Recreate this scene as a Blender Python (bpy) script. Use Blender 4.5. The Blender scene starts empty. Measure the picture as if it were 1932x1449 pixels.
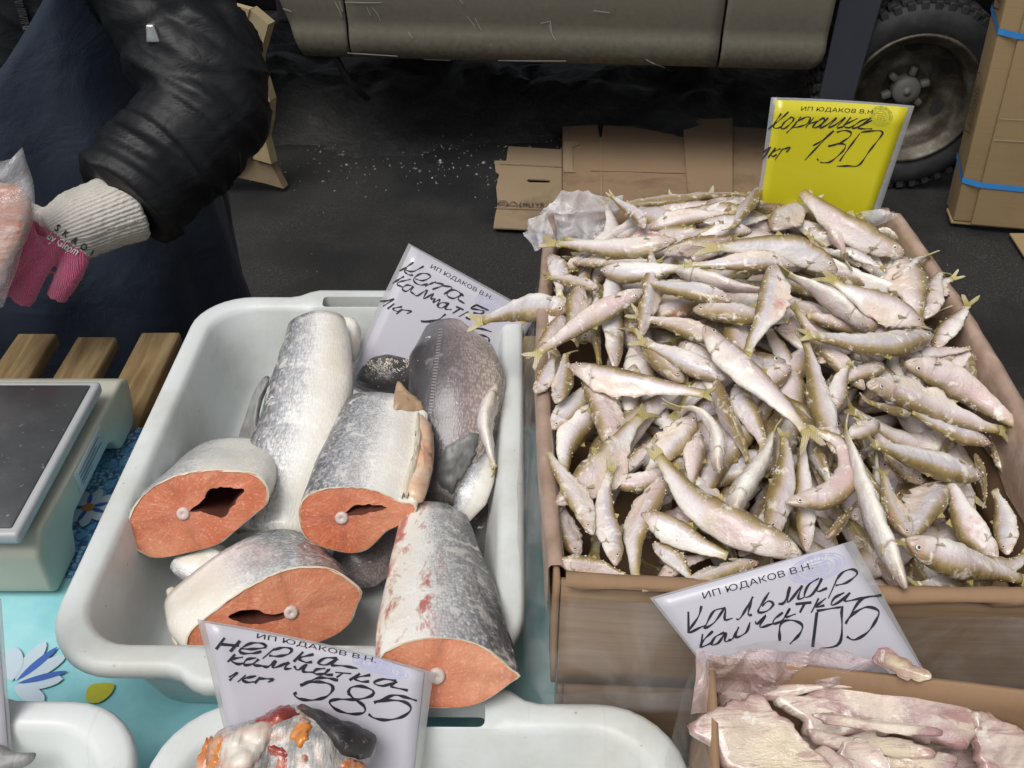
import bpy, bmesh, math, random
from mathutils import Vector, Matrix, noise
from mathutils.bvhtree import BVHTree
R = math.radians
random.seed(7)
V = Vector
scene = bpy.context.scene

# ------------------------------------------------------------------ camera
F = 1850.0; PITCH = R(37.68); CZ = 1.5
CAM = V((0, 0, CZ))
cd = bpy.data.cameras.new('camera'); cam = bpy.data.objects.new('camera', cd)
scene.collection.objects.link(cam); scene.camera = cam
cam.location = CAM; cam.rotation_euler = (R(90) - PITCH, 0, 0)
cd.sensor_width = 36; cd.sensor_fit = 'HORIZONTAL'; cd.lens = F / 1932 * 36
cd.clip_start = 0.02; cd.clip_end = 400

# ------------------------------------------------------------------ sky and sun (overcast)
SUN_EL, SUN_AZ = R(62), R(215)        # sun behind the viewer's left shoulder, high
world = bpy.data.worlds.new('World'); scene.world = world; world.use_nodes = True
wn = world.node_tree.nodes; wl = world.node_tree.links
bg = wn['Background']
sky = wn.new('ShaderNodeTexSky'); sky.sky_type = 'NISHITA'; sky.sun_disc = False
sky.sun_elevation = SUN_EL; sky.sun_rotation = SUN_AZ
sky.air_density = 1.0; sky.dust_density = 4.0; sky.ozone_density = 1.0
hs = wn.new('ShaderNodeHueSaturation'); hs.inputs['Saturation'].default_value = 0.22
wl.new(sky.outputs[0], hs.inputs['Color']); wl.new(hs.outputs[0], bg.inputs[0])
bg.inputs[1].default_value = 0.07
sd = bpy.data.lights.new('sun', 'SUN'); sd.energy = 1.5; sd.angle = R(34); sd.color = (1, 0.97, 0.93)
sun = bpy.data.objects.new('sun', sd); scene.collection.objects.link(sun)
sdir = V((math.sin(SUN_AZ) * math.cos(SUN_EL), math.cos(SUN_AZ) * math.cos(SUN_EL), math.sin(SUN_EL)))
sun.rotation_euler = (-sdir).to_track_quat('-Z', 'Y').to_euler()
sun.location = sdir * 20
vs = scene.view_settings
vs.view_transform = 'Standard'; vs.look = 'None'; vs.gamma = 1; vs.use_curve_mapping = False
vs.exposure = 0.54

# ------------------------------------------------------------------ pixel -> place
CP, SP = math.cos(PITCH), math.sin(PITCH)
def ray(x, y):
    dx, dy = x - 966, y - 724.5
    return V((dx, F * CP - dy * SP, -F * SP - dy * CP))
def pix(x, y, z):                    # on the horizontal plane at height z
    r = ray(x, y); return CAM + r * ((z - CZ) / r.z)
def piy(x, y, Y):                    # on the upright plane at distance Y
    r = ray(x, y); return CAM + r * (Y / r.y)
def pix_x(x, y, X):
    r = ray(x, y); return CAM + r * (X / r.x)
def pip(x, y, p, n):                 # on any plane
    r = ray(x, y); return CAM + r * ((p - CAM).dot(n) / r.dot(n))
def crop(x0, y0, s): return lambda x, y: (x0 + x * s, y0 + y * s)

# ------------------------------------------------------------------ mesh helpers
ROOT = {}
def link(o): scene.collection.objects.link(o)
def tag(o, label=None, cat=None, group=None, kind=None):
    for k, v in (('label', label), ('category', cat), ('group', group), ('kind', kind)):
        if v: o[k] = v
    return o
def thing(name, loc, label, cat, group=None):
    o = bpy.data.objects.new(name, None); link(o); o.location = loc; o.empty_display_size = .05
    return tag(o, label, cat, group)
def root_loc(o):
    p = V((0, 0, 0))
    while o is not None: p = p + V(o.location); o = o.parent
    return p
def mk(name, verts, faces, mat, parent=None, loc=None, smooth=True, attrs=None, mids=None, auto=None):
    """one mesh object; verts are in world space, shifted to the thing's own origin"""
    if parent is not None: off = root_loc(parent)
    else: off = V(loc) if loc is not None else V((0, 0, 0))
    me = bpy.data.meshes.new(name)
    me.from_pydata([tuple(V(v) - off) for v in verts], [], faces)
    mats = mat if isinstance(mat, (list, tuple)) else [mat]
    for m in mats: me.materials.append(m)
    if mids: me.polygons.foreach_set('material_index', mids)
    if smooth: me.polygons.foreach_set('use_smooth', [True] * len(me.polygons))
    if attrs:
        a = me.color_attributes.new('fa', 'FLOAT_COLOR', 'POINT')
        flat = []
        for c in attrs: flat.extend((c[0], c[1], c[2], 1.0))
        a.data.foreach_set('color', flat)
    me.update()
    o = bpy.data.objects.new(name, me); link(o)
    if parent is not None: o.parent = parent
    else: o.location = off
    if auto:
        mod = o.modifiers.new('b', 'EDGE_SPLIT'); mod.split_angle = R(auto)
    return o
def base_of(verts):
    n = len(verts); c = V((0, 0, 0)); zm = 1e9
    for v in verts: c += V(v); zm = min(zm, v[2])
    c /= n; return V((c.x, c.y, zm))
def catmull(pts, n):
    pts = [V(p) for p in pts]
    if len(pts) == 2: return [pts[0].lerp(pts[1], i / (n - 1)) for i in range(n)]
    P = [pts[0] * 2 - pts[1]] + pts + [pts[-1] * 2 - pts[-2]]
    d = [0]
    for i in range(len(pts) - 1): d.append(d[-1] + max(1e-9, (pts[i + 1] - pts[i]).length))
    out = []
    for k in range(n):
        s = d[-1] * k / (n - 1); i = 0
        while i < len(pts) - 2 and s > d[i + 1]: i += 1
        t = (s - d[i]) / (d[i + 1] - d[i])
        a, b, c, e = P[i], P[i + 1], P[i + 2], P[i + 3]
        out.append(.5 * ((2 * b) + (c - a) * t + (2 * a - 5 * b + 4 * c - e) * t * t + (3 * b - a - 3 * c + e) * t ** 3))
    return out
def closed_resample(pts, n, smooth=True):
    pts = [V(p) for p in pts]; m = len(pts); dense = []
    for i in range(m):
        a, b, c, e = pts[i - 1], pts[i], pts[(i + 1) % m], pts[(i + 2) % m]
        for k in range(8):
            t = k / 8
            dense.append(.5 * ((2 * b) + (c - a) * t + (2 * a - 5 * b + 4 * c - e) * t * t + (3 * b - a - 3 * c + e) * t ** 3) if smooth else b.lerp(c, t))
    d = [0]
    for i in range(len(dense)): d.append(d[-1] + (dense[(i + 1) % len(dense)] - dense[i]).length)
    out = []; i = 0
    for k in range(n):
        s = d[-1] * k / n
        while s > d[i + 1]: i += 1
        t = (s - d[i]) / max(1e-12, d[i + 1] - d[i])
        out.append(dense[i % len(dense)].lerp(dense[(i + 1) % len(dense)], t))
    return out
def loft(rings, cap0=True, cap1=True, closed=True, v0=0):
    n = len(rings[0]); v = [p for r in rings for p in r]; f = []
    for i in range(len(rings) - 1):
        for j in range(n if closed else n - 1):
            a = v0 + i * n + j; b = v0 + i * n + (j + 1) % n
            f.append((a, b, b + n, a + n))
    if cap0: f.append(tuple(v0 + j for j in reversed(range(n))))
    if cap1: f.append(tuple(v0 + (len(rings) - 1) * n + j for j in range(n)))
    return v, f
def frames(pts, up):
    out = []
    for i, p in enumerate(pts):
        t = (pts[min(i + 1, len(pts) - 1)] - pts[max(i - 1, 0)]).normalized()
        s = up.cross(t)
        if s.length < 1e-5: s = V((1, 0, 0)).cross(t)
        s.normalize(); n = t.cross(s).normalized()
        out.append((t, s, n))
    return out
def tube(pts, rad, n=12, up=V((0, 0, 1)), flat=1.0):
    fr = frames(pts, up); rings = []
    for i, p in enumerate(pts):
        r = rad[i] if isinstance(rad, (list, tuple)) else rad
        t, s, u = fr[i]
        rings.append([p + s * (r * math.cos(2 * math.pi * j / n)) + u * (r * flat * math.sin(2 * math.pi * j / n)) for j in range(n)])
    return loft(rings)
def box(x0, x1, y0, y1, z0, z1):
    v = [V((x, y, z)) for x in (x0, x1) for y in (y0, y1) for z in (z0, z1)]
    f = [(0, 1, 3, 2), (4, 6, 7, 5), (0, 4, 5, 1), (2, 3, 7, 6), (0, 2, 6, 4), (1, 5, 7, 3)]
    return v, f
def bevel(v, f, w, seg=2):
    bm = bmesh.new(); vv = [bm.verts.new(p) for p in v]
    for q in f: bm.faces.new([vv[i] for i in q])
    bmesh.ops.recalc_face_normals(bm, faces=bm.faces)
    bmesh.ops.bevel(bm, geom=list(bm.edges), offset=w, segments=seg, profile=.6, affect='EDGES')
    bm.verts.index_update()
    out = ([x.co.copy() for x in bm.verts], [tuple(x.index for x in q.verts) for q in bm.faces]); bm.free(); return out
def xf(v, m): return [m @ V(p) for p in v]
def join(*parts):
    v, f = [], []
    for pv, pf in parts:
        o = len(v); v += pv; f += [tuple(i + o for i in q) for q in pf]
    return v, f
def prism(poly, d):                      # closed polygon extruded by vector d
    n = len(poly); v = list(poly) + [p + d for p in poly]
    f = [tuple(reversed(range(n))), tuple(range(n, 2 * n))] + [(i, (i + 1) % n, n + (i + 1) % n, n + i) for i in range(n)]
    return v, f
def voxel(parts, size, smooth_it=3):
    v, f = join(*parts)
    me = bpy.data.meshes.new('tmp'); me.from_pydata([tuple(p) for p in v], [], f); me.update()
    o = bpy.data.objects.new('tmp', me); link(o)
    m = o.modifiers.new('r', 'REMESH'); m.mode = 'VOXEL'; m.voxel_size = size; m.use_smooth_shade = True
    s = o.modifiers.new('s', 'SMOOTH'); s.iterations = smooth_it; s.factor = .5
    dg = bpy.context.evaluated_depsgraph_get(); ev = o.evaluated_get(dg); em = ev.to_mesh()
    vv = [p.co.copy() for p in em.vertices]; nn = [p.normal.copy() for p in em.vertices]; ff = [tuple(p.vertices) for p in em.polygons]
    ev.to_mesh_clear(); bpy.data.objects.remove(o); bpy.data.meshes.remove(me)
    return vv, ff, nn
def nz(p, s, seed=0.0): return noise.noise(V(p) * s + V((seed, seed * 1.7, -seed)))
def fbm(p, s, seed=0.0, o=3):
    t, a = 0, 1
    for k in range(o): t += a * nz(p, s * 2 ** k, seed + k * 3.1); a *= .5
    return t
def disp(v, f, amp, sc, seed=0.0):
    """push vertices along their normals by noise"""
    me = bpy.data.meshes.new('t'); me.from_pydata([tuple(p) for p in v], [], f); me.update()
    out = [V(p.co) + V(p.normal) * amp * fbm(p.co, sc, seed) for p in me.vertices]
    bpy.data.meshes.remove(me); return out

# ------------------------------------------------------------------ materials
class M:
    def __init__(s, name):
        s.m = bpy.data.materials.new(name); s.m.use_nodes = True
        s.t = s.m.node_tree; s.N = s.t.nodes; s.L = s.t.links
        s.b = s.N['Principled BSDF']; s.out = s.N['Material Output']
    def n(s, typ, ins=None, **props):
        x = s.N.new('ShaderNode' + typ)
        for k, v in props.items(): setattr(x, k, v)
        for k, v in (ins or {}).items(): s.set(x, k, v)
        return x
    def set(s, x, k, v):
        i = x.inputs[k]
        if isinstance(v, bpy.types.NodeSocket): s.L.new(v, i)
        else: i.default_value = (v + (1,) if isinstance(v, tuple) and len(v) == 3 and i.type == 'RGBA' else v)
    def p(s, **kw):
        for k, v in kw.items(): s.set(s.b, {'color': 'Base Color', 'rough': 'Roughness', 'metal': 'Metallic', 'coat': 'Coat Weight', 'coatr': 'Coat Roughness', 'spec': 'Specular IOR Level', 'sss': 'Subsurface Weight', 'sssr': 'Subsurface Radius', 'ssss': 'Subsurface Scale', 'sheen': 'Sheen Weight', 'alpha': 'Alpha', 'normal': 'Normal', 'trans': 'Transmission Weight'}[k], v)
        return s
    def co(s, kind='Object', rnd=True, scale=(1, 1, 1)):
        tc = s.n('TexCoord').outputs[kind]
        mp = s.n('Mapping', {'Vector': tc, 'Scale': scale})
        if rnd:
            oi = s.n('ObjectInfo').outputs['Random']
            mu = s.n('VectorMath', {0: s.n('CombineXYZ', {'X': oi, 'Y': oi, 'Z': oi}).outputs[0], 1: (37.0, 11.0, 23.0)}, operation='MULTIPLY')
            s.L.new(mu.outputs[0], mp.inputs['Location'])
        return mp.outputs[0]
    def noise(s, vec, sc, det=3, rough=.55, dist=0):
        return s.n('TexNoise', {'Vector': vec, 'Scale': sc, 'Detail': det, 'Roughness': rough, 'Distortion': dist}).outputs['Fac']
    def vor(s, vec, sc, feat='F1', out='Distance', rnd=1.0):
        return s.n('TexVoronoi', {'Vector': vec, 'Scale': sc, 'Randomness': rnd}, feature=feat).outputs[out]
    def ramp(s, fac, stops, interp='LINEAR'):
        r = s.n('ValToRGB', {'Fac': fac}); r.color_ramp.interpolation = interp
        e = r.color_ramp.elements
        while len(e) < len(stops): e.new(.5)
        for i, (p, c) in enumerate(stops):
            e[i].position = p; e[i].color = (c, c, c, 1) if isinstance(c, (int, float)) else tuple(c) + (1,)
        return r.outputs['Color']
    def mix(s, fac, a, b, mode='MIX'):
        x = s.n('MixRGB', {'Fac': fac, 'Color1': a, 'Color2': b}, blend_type=mode); return x.outputs[0]
    def math(s, op, a, b=0.0, c=None):
        x = s.n('Math', {0: a, 1: b}, operation=op)
        if c is not None: s.set(x, 2, c)
        return x.outputs[0]
    def bump(s, h, dist=.001, st=1.0, normal=None):
        d = {'Height': h, 'Distance': dist, 'Strength': st}
        if normal: d['Normal'] = normal
        s.L.new(s.n('Bump', d).outputs[0], s.b.inputs['Normal']); return s
    def fa(s):
        a = s.n('Attribute', attribute_name='fa'); sp = s.n('SeparateColor', {'Color': a.outputs['Color']})
        return sp.outputs[0], sp.outputs[1], sp.outputs[2]
MT = {}
def mdef(name):
    def w(fn): m = M(name); fn(m); MT[name] = m.m; return fn
    return w
def plain(name, col, rough=.6, **kw):
    m = M(name); v = m.co(); n = m.noise(v, 14, 4)
    m.p(color=m.mix(n, tuple(c * .82 for c in col), tuple(min(1, c * 1.15) for c in col)), rough=rough, **kw); MT[name] = m.m

@mdef('asphalt')
def _(m):
    v = m.co('Object', False)
    g = m.noise(v, 260, 3, .7); b = m.noise(v, 2.2, 4); st = m.math('ADD', m.noise(v, 340, 2), m.math('MULTIPLY', m.noise(v, 60, 3), .6))
    c = m.ramp(g, [(.3, (.008, .008, .0077)), (.55, (.0145, .014, .013)), (.64, (.06, .058, .05)), (.75, (.13, .125, .11))])
    c = m.mix(m.ramp(b, [(.42, .0), (.6, .85)]), c, (.008, .008, .009))
    m.p(color=c, rough=m.ramp(b, [(.35, .78), (.7, .42)])).bump(st, .003, .6)
@mdef('slush')
def _(m):
    v = m.co(); n = m.noise(v, 18, 5, .6); n2 = m.noise(v, 3, 3)
    c = m.ramp(n, [(.25, (.010, .010, .011)), (.55, (.026, .026, .027)), (.8, (.085, .085, .088))])
    m.p(color=m.mix(n2, c, (.03, .029, .028)), rough=.7).bump(n, .02, .8)
@mdef('ice')
def _(m):
    v = m.co(); m.p(color=m.mix(m.noise(v, 30), (.05, .05, .052), (.22, .22, .225)), rough=.35)
@mdef('paint')
def _(m):
    v = m.co('Object', False); z = m.n('SeparateXYZ', {'Vector': v}).outputs['Z']
    big = m.noise(v, 3.5, 5, .6); fine = m.noise(v, 60, 4, .6)
    st = m.noise(m.n('Mapping', {'Vector': v, 'Scale': (14, 14, 1.2)}).outputs[0], 2.2, 4)
    c = m.mix(big, (.175, .165, .13), (.105, .10, .078))
    c = m.mix(m.math('MULTIPLY', st, .6), c, (.17, .155, .11))
    dirt = m.math('MULTIPLY', m.ramp(z, [(.38, 1.0), (.5, .35), (.7, .2)]), m.ramp(fine, [(.3, .35), (.7, 1.0)]))
    c = m.mix(dirt, c, (.05, .037, .02))
    scv = m.n('Mapping', {'Vector': v, 'Scale': (2.0, 1, 26), 'Rotation': (0, .0, 0)}).outputs[0]
    sc = m.ramp(m.noise(scv, 3.0, 6, .75, .6), [(.705, 0.0), (.72, 1.0)])
    sv2 = m.n('Mapping', {'Vector': v, 'Scale': (26, 1, 5), 'Rotation': (0, .35, 0)}).outputs[0]
    sc2 = m.ramp(m.noise(sv2, 1.6, 6, .75, .3), [(.715, 0.0), (.73, 1.0)])
    c = m.mix(m.math('MULTIPLY', m.math('MAXIMUM', sc, sc2), .8), c, (.5, .49, .46))
    m.p(color=c, rough=m.ramp(big, [(.3, .55), (.7, .75)])).bump(fine, .001, .25)
@mdef('rubber')
def _(m):
    v = m.co('Object', False); n = m.noise(v, 25, 5, .6)
    m.p(color=m.ramp(n, [(.3, (.012, .012, .013)), (.65, (.03, .03, .032)), (.85, (.075, .072, .068))]), rough=.75).bump(n, .002, .4)
@mdef('rim')
def _(m):
    v = m.co('Object', False); n = m.noise(v, 14, 5, .65); n2 = m.noise(v, 60, 3)
    c = m.ramp(n, [(.34, (.025, .02, .014)), (.52, (.075, .066, .05)), (.7, (.19, .18, .15))])
    m.p(color=m.mix(m.math('MULTIPLY', n2, .5), c, (.05, .035, .02)), rough=.5, metal=.35).bump(n2, .001, .4)
plain('hub', (.14, .135, .12), .6)
plain('dark_metal', (.016, .016, .017), .6)
plain('mudflap', (.028, .032, .044), .55)
plain('window_glass', (.02, .024, .026), .08)
def cardboard(name, a, b, stain=(.12, .07, .035), wear=.5, lines=260, axis='X'):
    m = M(name); v = m.co('Object', True)
    n = m.noise(v, 6, 5, .6); f = m.noise(v, 160, 2); st = m.noise(v, 2.4, 6, .7, .4)
    sc = (lines, 6, 6) if axis == 'X' else ((6, lines, 6) if axis == 'Y' else (6, 6, lines))
    corr = m.noise(m.n('Mapping', {'Vector': v, 'Scale': sc}).outputs[0], 1.0, 1)
    c = m.mix(n, a, b); c = m.mix(m.math('MULTIPLY', f, .25), c, tuple(x * .6 for x in a))
    c = m.mix(m.math('MULTIPLY', m.ramp(st, [(.52, 0.0), (.72, 1.0)]), wear), c, stain)
    m.p(color=c, rough=.8, spec=.25).bump(corr, .0012, .35); MT[name] = m.m
cardboard('card_ground', (.29, .2, .125), (.22, .145, .085), (.07, .045, .025), .85)
cardboard('card_pale', (.30, .225, .145), (.24, .17, .1), (.075, .05, .028), .75)
cardboard('card_bale', (.33, .235, .125), (.27, .19, .1), (.2, .13, .06), .45, 260, 'Z')
cardboard('card_cream', (.42, .34, .2), (.33, .26, .15), (.13, .09, .05), .6)
cardboard('card_box', (.33, .21, .125), (.25, .155, .09), (.19, .12, .07), .5)
@mdef('card_wood')
def _(m):
    v = m.co('Object', False)
    w = m.noise(m.n('Mapping', {'Vector': v, 'Scale': (2.0, 2.0, 55)}).outputs[0], 2.4, 5, .62, .5)
    n = m.noise(v, 8, 4)
    c = m.ramp(w, [(.25, (.22, .14, .08)), (.5, (.29, .19, .112)), (.75, (.37, .26, .165))])
    m.p(color=m.mix(m.math('MULTIPLY', n, .35), c, (.16, .1, .06)), rough=.32, coat=.35, coatr=.2)
@mdef('liner')
def _(m):
    v = m.co(); n = m.noise(v, 22, 5, .6)
    m.p(color=m.ramp(n, [(.3, (.25, .165, .115)), (.55, (.38, .265, .205)), (.75, (.55, .43, .37))]), rough=.35, coat=.3, coatr=.15).bump(n, .004, .7)
@mdef('wood')
def _(m):
    v = m.co('Object', True)
    w = m.noise(m.n('Mapping', {'Vector': v, 'Scale': (30, 2.2, 30)}).outputs[0], 3, 5, .6, .6)
    n = m.noise(v, 7, 4); k = m.vor(m.n('Mapping', {'Vector': v, 'Scale': (1.4, .6, 1)}).outputs[0], 9)
    c = m.ramp(w, [(.3, (.17, .105, .045)), (.52, (.29, .2, .095)), (.72, (.40, .30, .16))])
    c = m.mix(m.ramp(n, [(.45, 0.0), (.75, .65)]), c, (.10, .06, .028))
    c = m.mix(m.ramp(k, [(.03, .8), (.09, 0.0)]), c, (.09, .05, .022))
    m.p(color=c, rough=.6).bump(w, .0015, .5)
@mdef('cloth')
def _(m):
    v = m.co('Object', False); s = m.n('SeparateXYZ', {'Vector': v})
    n = m.noise(v, 9, 5, .6); n2 = m.noise(v, 60, 3)
    c = m.ramp(n, [(.3, (.16, .50, .56)), (.5, (.28, .63, .68)), (.72, (.48, .76, .78))])
    # printed lace band along the cloth
    edge = m.math('ADD', -.445, m.math('MULTIPLY', m.math('SINE', m.math('MULTIPLY', s.outputs['Y'], 62)), .006))
    inside = m.math('MULTIPLY', m.math('GREATER_THAN', s.outputs['X'], m.math('SUBTRACT', edge, .075)), m.math('LESS_THAN', s.outputs['X'], m.math('ADD', edge, .042)))
    inside = m.math('MULTIPLY', inside, m.math('GREATER_THAN', s.outputs['Y'], .668))
    hexa = m.ramp(m.vor(v, 175, 'DISTANCE_TO_EDGE', 'Distance', .25), [(.05, 1.0), (.11, 0.0)])
    vine = m.ramp(m.vor(v, 60, 'DISTANCE_TO_EDGE', 'Distance', .9), [(.03, 1.0), (.06, 0.0)])
    band = m.ramp(m.noise(v, 26, 2), [(.48, 0.0), (.52, 1.0)])
    lace = m.mix(hexa, (.30, .58, .72), (.012, .10, .30)); lace2 = m.mix(vine, (.10, .35, .58), (.015, .07, .26))
    c = m.mix(inside, c, m.mix(band, lace, lace2))
    m.p(color=m.mix(m.math('MULTIPLY', n2, .12), c, (.8, .85, .85)), rough=.35, coat=.2, coatr=.25)
plain('petal_white', (.52, .62, .70), .45); plain('petal_blue', (.05, .13, .42), .45); plain('petal_core', (.5, .22, .05), .45)
@mdef('tray_plastic')
def _(m):
    v = m.co('Object', True); n = m.noise(v, 7, 6, .65); sp = m.vor(v, 60); b = m.noise(v, 2.5, 3); scr = m.noise(m.n('Mapping', {'Vector': v, 'Scale': (160, 9, 9), 'Rotation': (0, 0, .5)}).outputs[0], 1.0, 4, .6); f = m.noise(v, 200, 3)
    c = m.mix(b, (.60, .635, .63), (.66, .685, .675))
    c = m.mix(m.math('MULTIPLY', m.ramp(n, [(.46, 0.0), (.68, 1.0)]), .5), c, (.40, .385, .32))
    c = m.mix(m.math('MULTIPLY', m.ramp(sp, [(.045, 1.0), (.075, 0.0)]), m.ramp(n, [(.44, 0.0), (.56, .7)])), c, (.30, .25, .19))
    c = m.mix(m.ramp(scr, [(.62, 0.0), (.68, .3)]), c, (.5, .5, .46))
    m.p(color=c, rough=m.ramp(n, [(.3, .3), (.7, .5)]), spec=.4).bump(f, .0004, .35)
plain('scale_body', (.45, .45, .37), .45)
@mdef('scale_plate')
def _(m):
    v = m.co(); n = m.noise(v, 11, 6, .65); sp = m.noise(v, 120, 3)
    c = m.ramp(n, [(.3, (.055, .057, .06)), (.55, (.085, .088, .092)), (.75, (.15, .155, .16))])
    m.p(color=m.mix(m.ramp(sp, [(.66, 0.0), (.72, .5)]), c, (.4, .4, .4)), rough=m.ramp(n, [(.3, .28), (.7, .5)]), metal=.2)
plain('scale_trim', (.42, .43, .44), .4); plain('sticker', (.42, .48, .52), .4); plain('sticker_ink', (.12, .15, .2), .5)
plain('dark_rubber', (.03, .03, .032), .7)  # plain dark rubber of the scale feet and pan support
@mdef('jacket')
def _(m):
    v = m.co('Object', False); n = m.noise(v, 26, 5, .6, .4); f = m.noise(v, 300, 2)
    wr = m.noise(m.n('Mapping', {'Vector': v, 'Scale': (1, 1, 2.2), 'Rotation': (.2, .5, 0)}).outputs[0], 16, 4, .55, .8)
    m.p(color=m.mix(n, (.004, .0044, .0055), (.008, .0088, .011)), rough=m.ramp(n, [(.3, .42), (.7, .6)]), spec=.28)
    h = m.math('ADD', m.math('MULTIPLY', wr, 1.0), m.math('MULTIPLY', f, .03)); m.bump(h, .008, .35)
@mdef('apron')
def _(m):
    v = m.co('Object', False); n = m.noise(v, 5, 4); f = m.noise(v, 500, 2); wr = m.noise(v, 9, 4, .5, .6)
    m.p(color=m.mix(n, (.003, .0075, .019), (.006, .016, .038)), rough=.75, sheen=.08).bump(m.math('ADD', wr, m.math('MULTIPLY', f, .05)), .02, .5)
@mdef('knit_cream')
def _(m):
    v = m.co('Object', False); f = m.noise(v, 380, 3); n = m.noise(v, 20, 4)
    a = m.fa()[0]; rib = m.math('SINE', m.math('MULTIPLY', a, 330))
    m.p(color=m.mix(m.ramp(n, [(.45, 0.0), (.8, .7)]), (.55, .52, .47), (.33, .30, .27)), rough=.9, sheen=.3).bump(m.math('ADD', m.math('MULTIPLY', rib, .35), f), .0016, .8)
@mdef('knit_pink')
def _(m):
    v = m.co('Object', False); f = m.noise(v, 420, 3); n = m.noise(v, 24, 4)
    w = m.n('TexWave', {'Vector': v, 'Scale': 150, 'Distortion': 2.0, 'Detail': 2}).outputs['Fac']
    m.p(color=m.mix(n, (.66, .12, .26), (.50, .075, .18)), rough=.9, sheen=.4).bump(m.math('ADD', w, f), .0016, .8)
plain('skin', (.5, .32, .25), .55); plain('trousers', (.02, .02, .024), .8); plain('zip_metal', (.6, .6, .6), .3, metal=.8)
plain('ink', (.016, .017, .026), .45); plain('print_ink', (.02, .02, .022), .5); plain('card_ink', (.05, .038, .025), .7)
plain('stamp_ink', (.44, .45, .62), .5); plain('stamp_ink_green', (.46, .44, .03), .5)
plain('glove_ink', (.02, .02, .025), .8); plain('glove_white', (.8, .76, .76), .8)
def paper(name, a):
    m = M(name); v = m.co(); n = m.noise(v, 6, 3); n2 = m.noise(v, 40, 4)
    c = m.mix(n, a, tuple(x * .9 for x in a)); c = m.mix(m.ramp(n2, [(.62, 0.0), (.75, .25)]), c, tuple(x * .8 for x in a))
    m.p(color=c, rough=.45, coat=.45, coatr=.14).bump(n, .004, .3); MT[name] = m.m
paper('paper_white', (.53, .515, .575)); paper('paper_yellow', (.58, .52, .01))
plain('scratch', (.27, .26, .235), .6)
def film(name, col, lo, hi, rough=.12, sc=14, bumpd=.006):
    m = M(name); v = m.co(); n = m.noise(v, sc, 5, .6, .8)
    tr = m.n('BsdfTransparent', {'Color': (.97, .97, .97)})
    m.p(color=col, rough=rough, spec=.6).bump(n, bumpd, .9)
    x = m.n('MixShader', {0: m.ramp(n, [(.3, lo), (.72, hi)]), 1: tr.outputs[0], 2: m.b.outputs[0]})
    m.L.new(x.outputs[0], m.out.inputs[0]); MT[name] = m.m
film('lamination', (.55, .55, .57), .38, .5, .15, 5, .0006)
film('film', (.62, .60, .60), .0, .24)
film('film_cloudy', (.70, .69, .72), .25, .8, .18, 40, .006)
film('film_pink', (.62, .47, .46), .2, .85, .1, 45, .006)
film('film_bag', (.66, .66, .68), .08, .5, .08, 18, .01)
@mdef('salmon_skin')
def _(m):
    d, u, g = m.fa(); v = m.co('Object', True)
    n = m.noise(v, 13, 4, .6); n2 = m.noise(v, 50, 5, .7, .6); fl = m.noise(v, 110, 4, .65, .6)
    sv = m.n('CombineXYZ', {'X': m.math('MULTIPLY', d, 46.0), 'Y': m.math('MULTIPLY', u, 52.0)}).outputs[0]
    sc = m.n('TexVoronoi', {'Vector': sv, 'Scale': 1.0, 'Randomness': .6}, feature='F1'); cell = m.n('SeparateColor', {'Color': sc.outputs['Color']}).outputs[0]
    dd = m.math('ADD', d, m.math('MULTIPLY', m.math('SUBTRACT', n, .5), .16))
    c = m.ramp(dd, [(.10, (.80, .76, .68)), (.36, (.80, .78, .74)), (.52, (.66, .66, .66)), (.66, (.42, .43, .45)), (.80, (.17, .175, .185)), (.95, (.04, .042, .048))])
    band = m.ramp(dd, [(.38, 0.0), (.52, 1.0), (.72, 1.0), (.9, .3)])
    c = m.mix(m.math('MULTIPLY', band, m.ramp(cell, [(.2, 0.0), (.9, .65)])), c, (.80, .80, .82))          # bright single scales
    c = m.mix(m.math('MULTIPLY', m.ramp(sc.outputs['Distance'], [(.35, 0.0), (.75, .5)]), m.ramp(dd, [(.3, .1), (.5, 1.0)])), c, (.12, .12, .13))
    c = m.mix(m.ramp(n2, [(.54, 0.0), (.62, .7)]), c, (.84, .82, .78))                                     # rubbed patches, slime
    c = m.mix(m.ramp(fl, [(.64, 0.0), (.68, .9)]), c, (.88, .88, .87))
    c = m.mix(m.math('MULTIPLY', m.ramp(n, [(.5, 0.0), (.68, .55)]), m.ramp(dd, [(.2, 1.0), (.45, 0.0)])), c, (.64, .55, .36))
    c = m.mix(m.math('MULTIPLY', m.ramp(m.noise(v, 19, 4, .6), [(.56, 0.0), (.7, .5)]), band), c, (.44, .34, .33))
    rd = m.noise(m.n('Mapping', {'Vector': v, 'Scale': (2.6, 1, 1)}).outputs[0], 17, 4, .7, .4); bl = m.math('MULTIPLY', g, m.math('MULTIPLY', m.ramp(rd, [(.51, 0.0), (.60, .85)]), m.ramp(dd, [(.38, 1.0), (.56, 0.0)])))
    c = m.mix(bl, c, (.40, .07, .045))
    m.p(color=c, rough=m.ramp(n2, [(.3, .22), (.7, .45)]), metal=m.math('MULTIPLY', band, .25), coat=.35, coatr=.2).bump(m.math('ADD', m.math('MULTIPLY', sc.outputs['Distance'], -.5), fl), .0010, .55)
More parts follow.
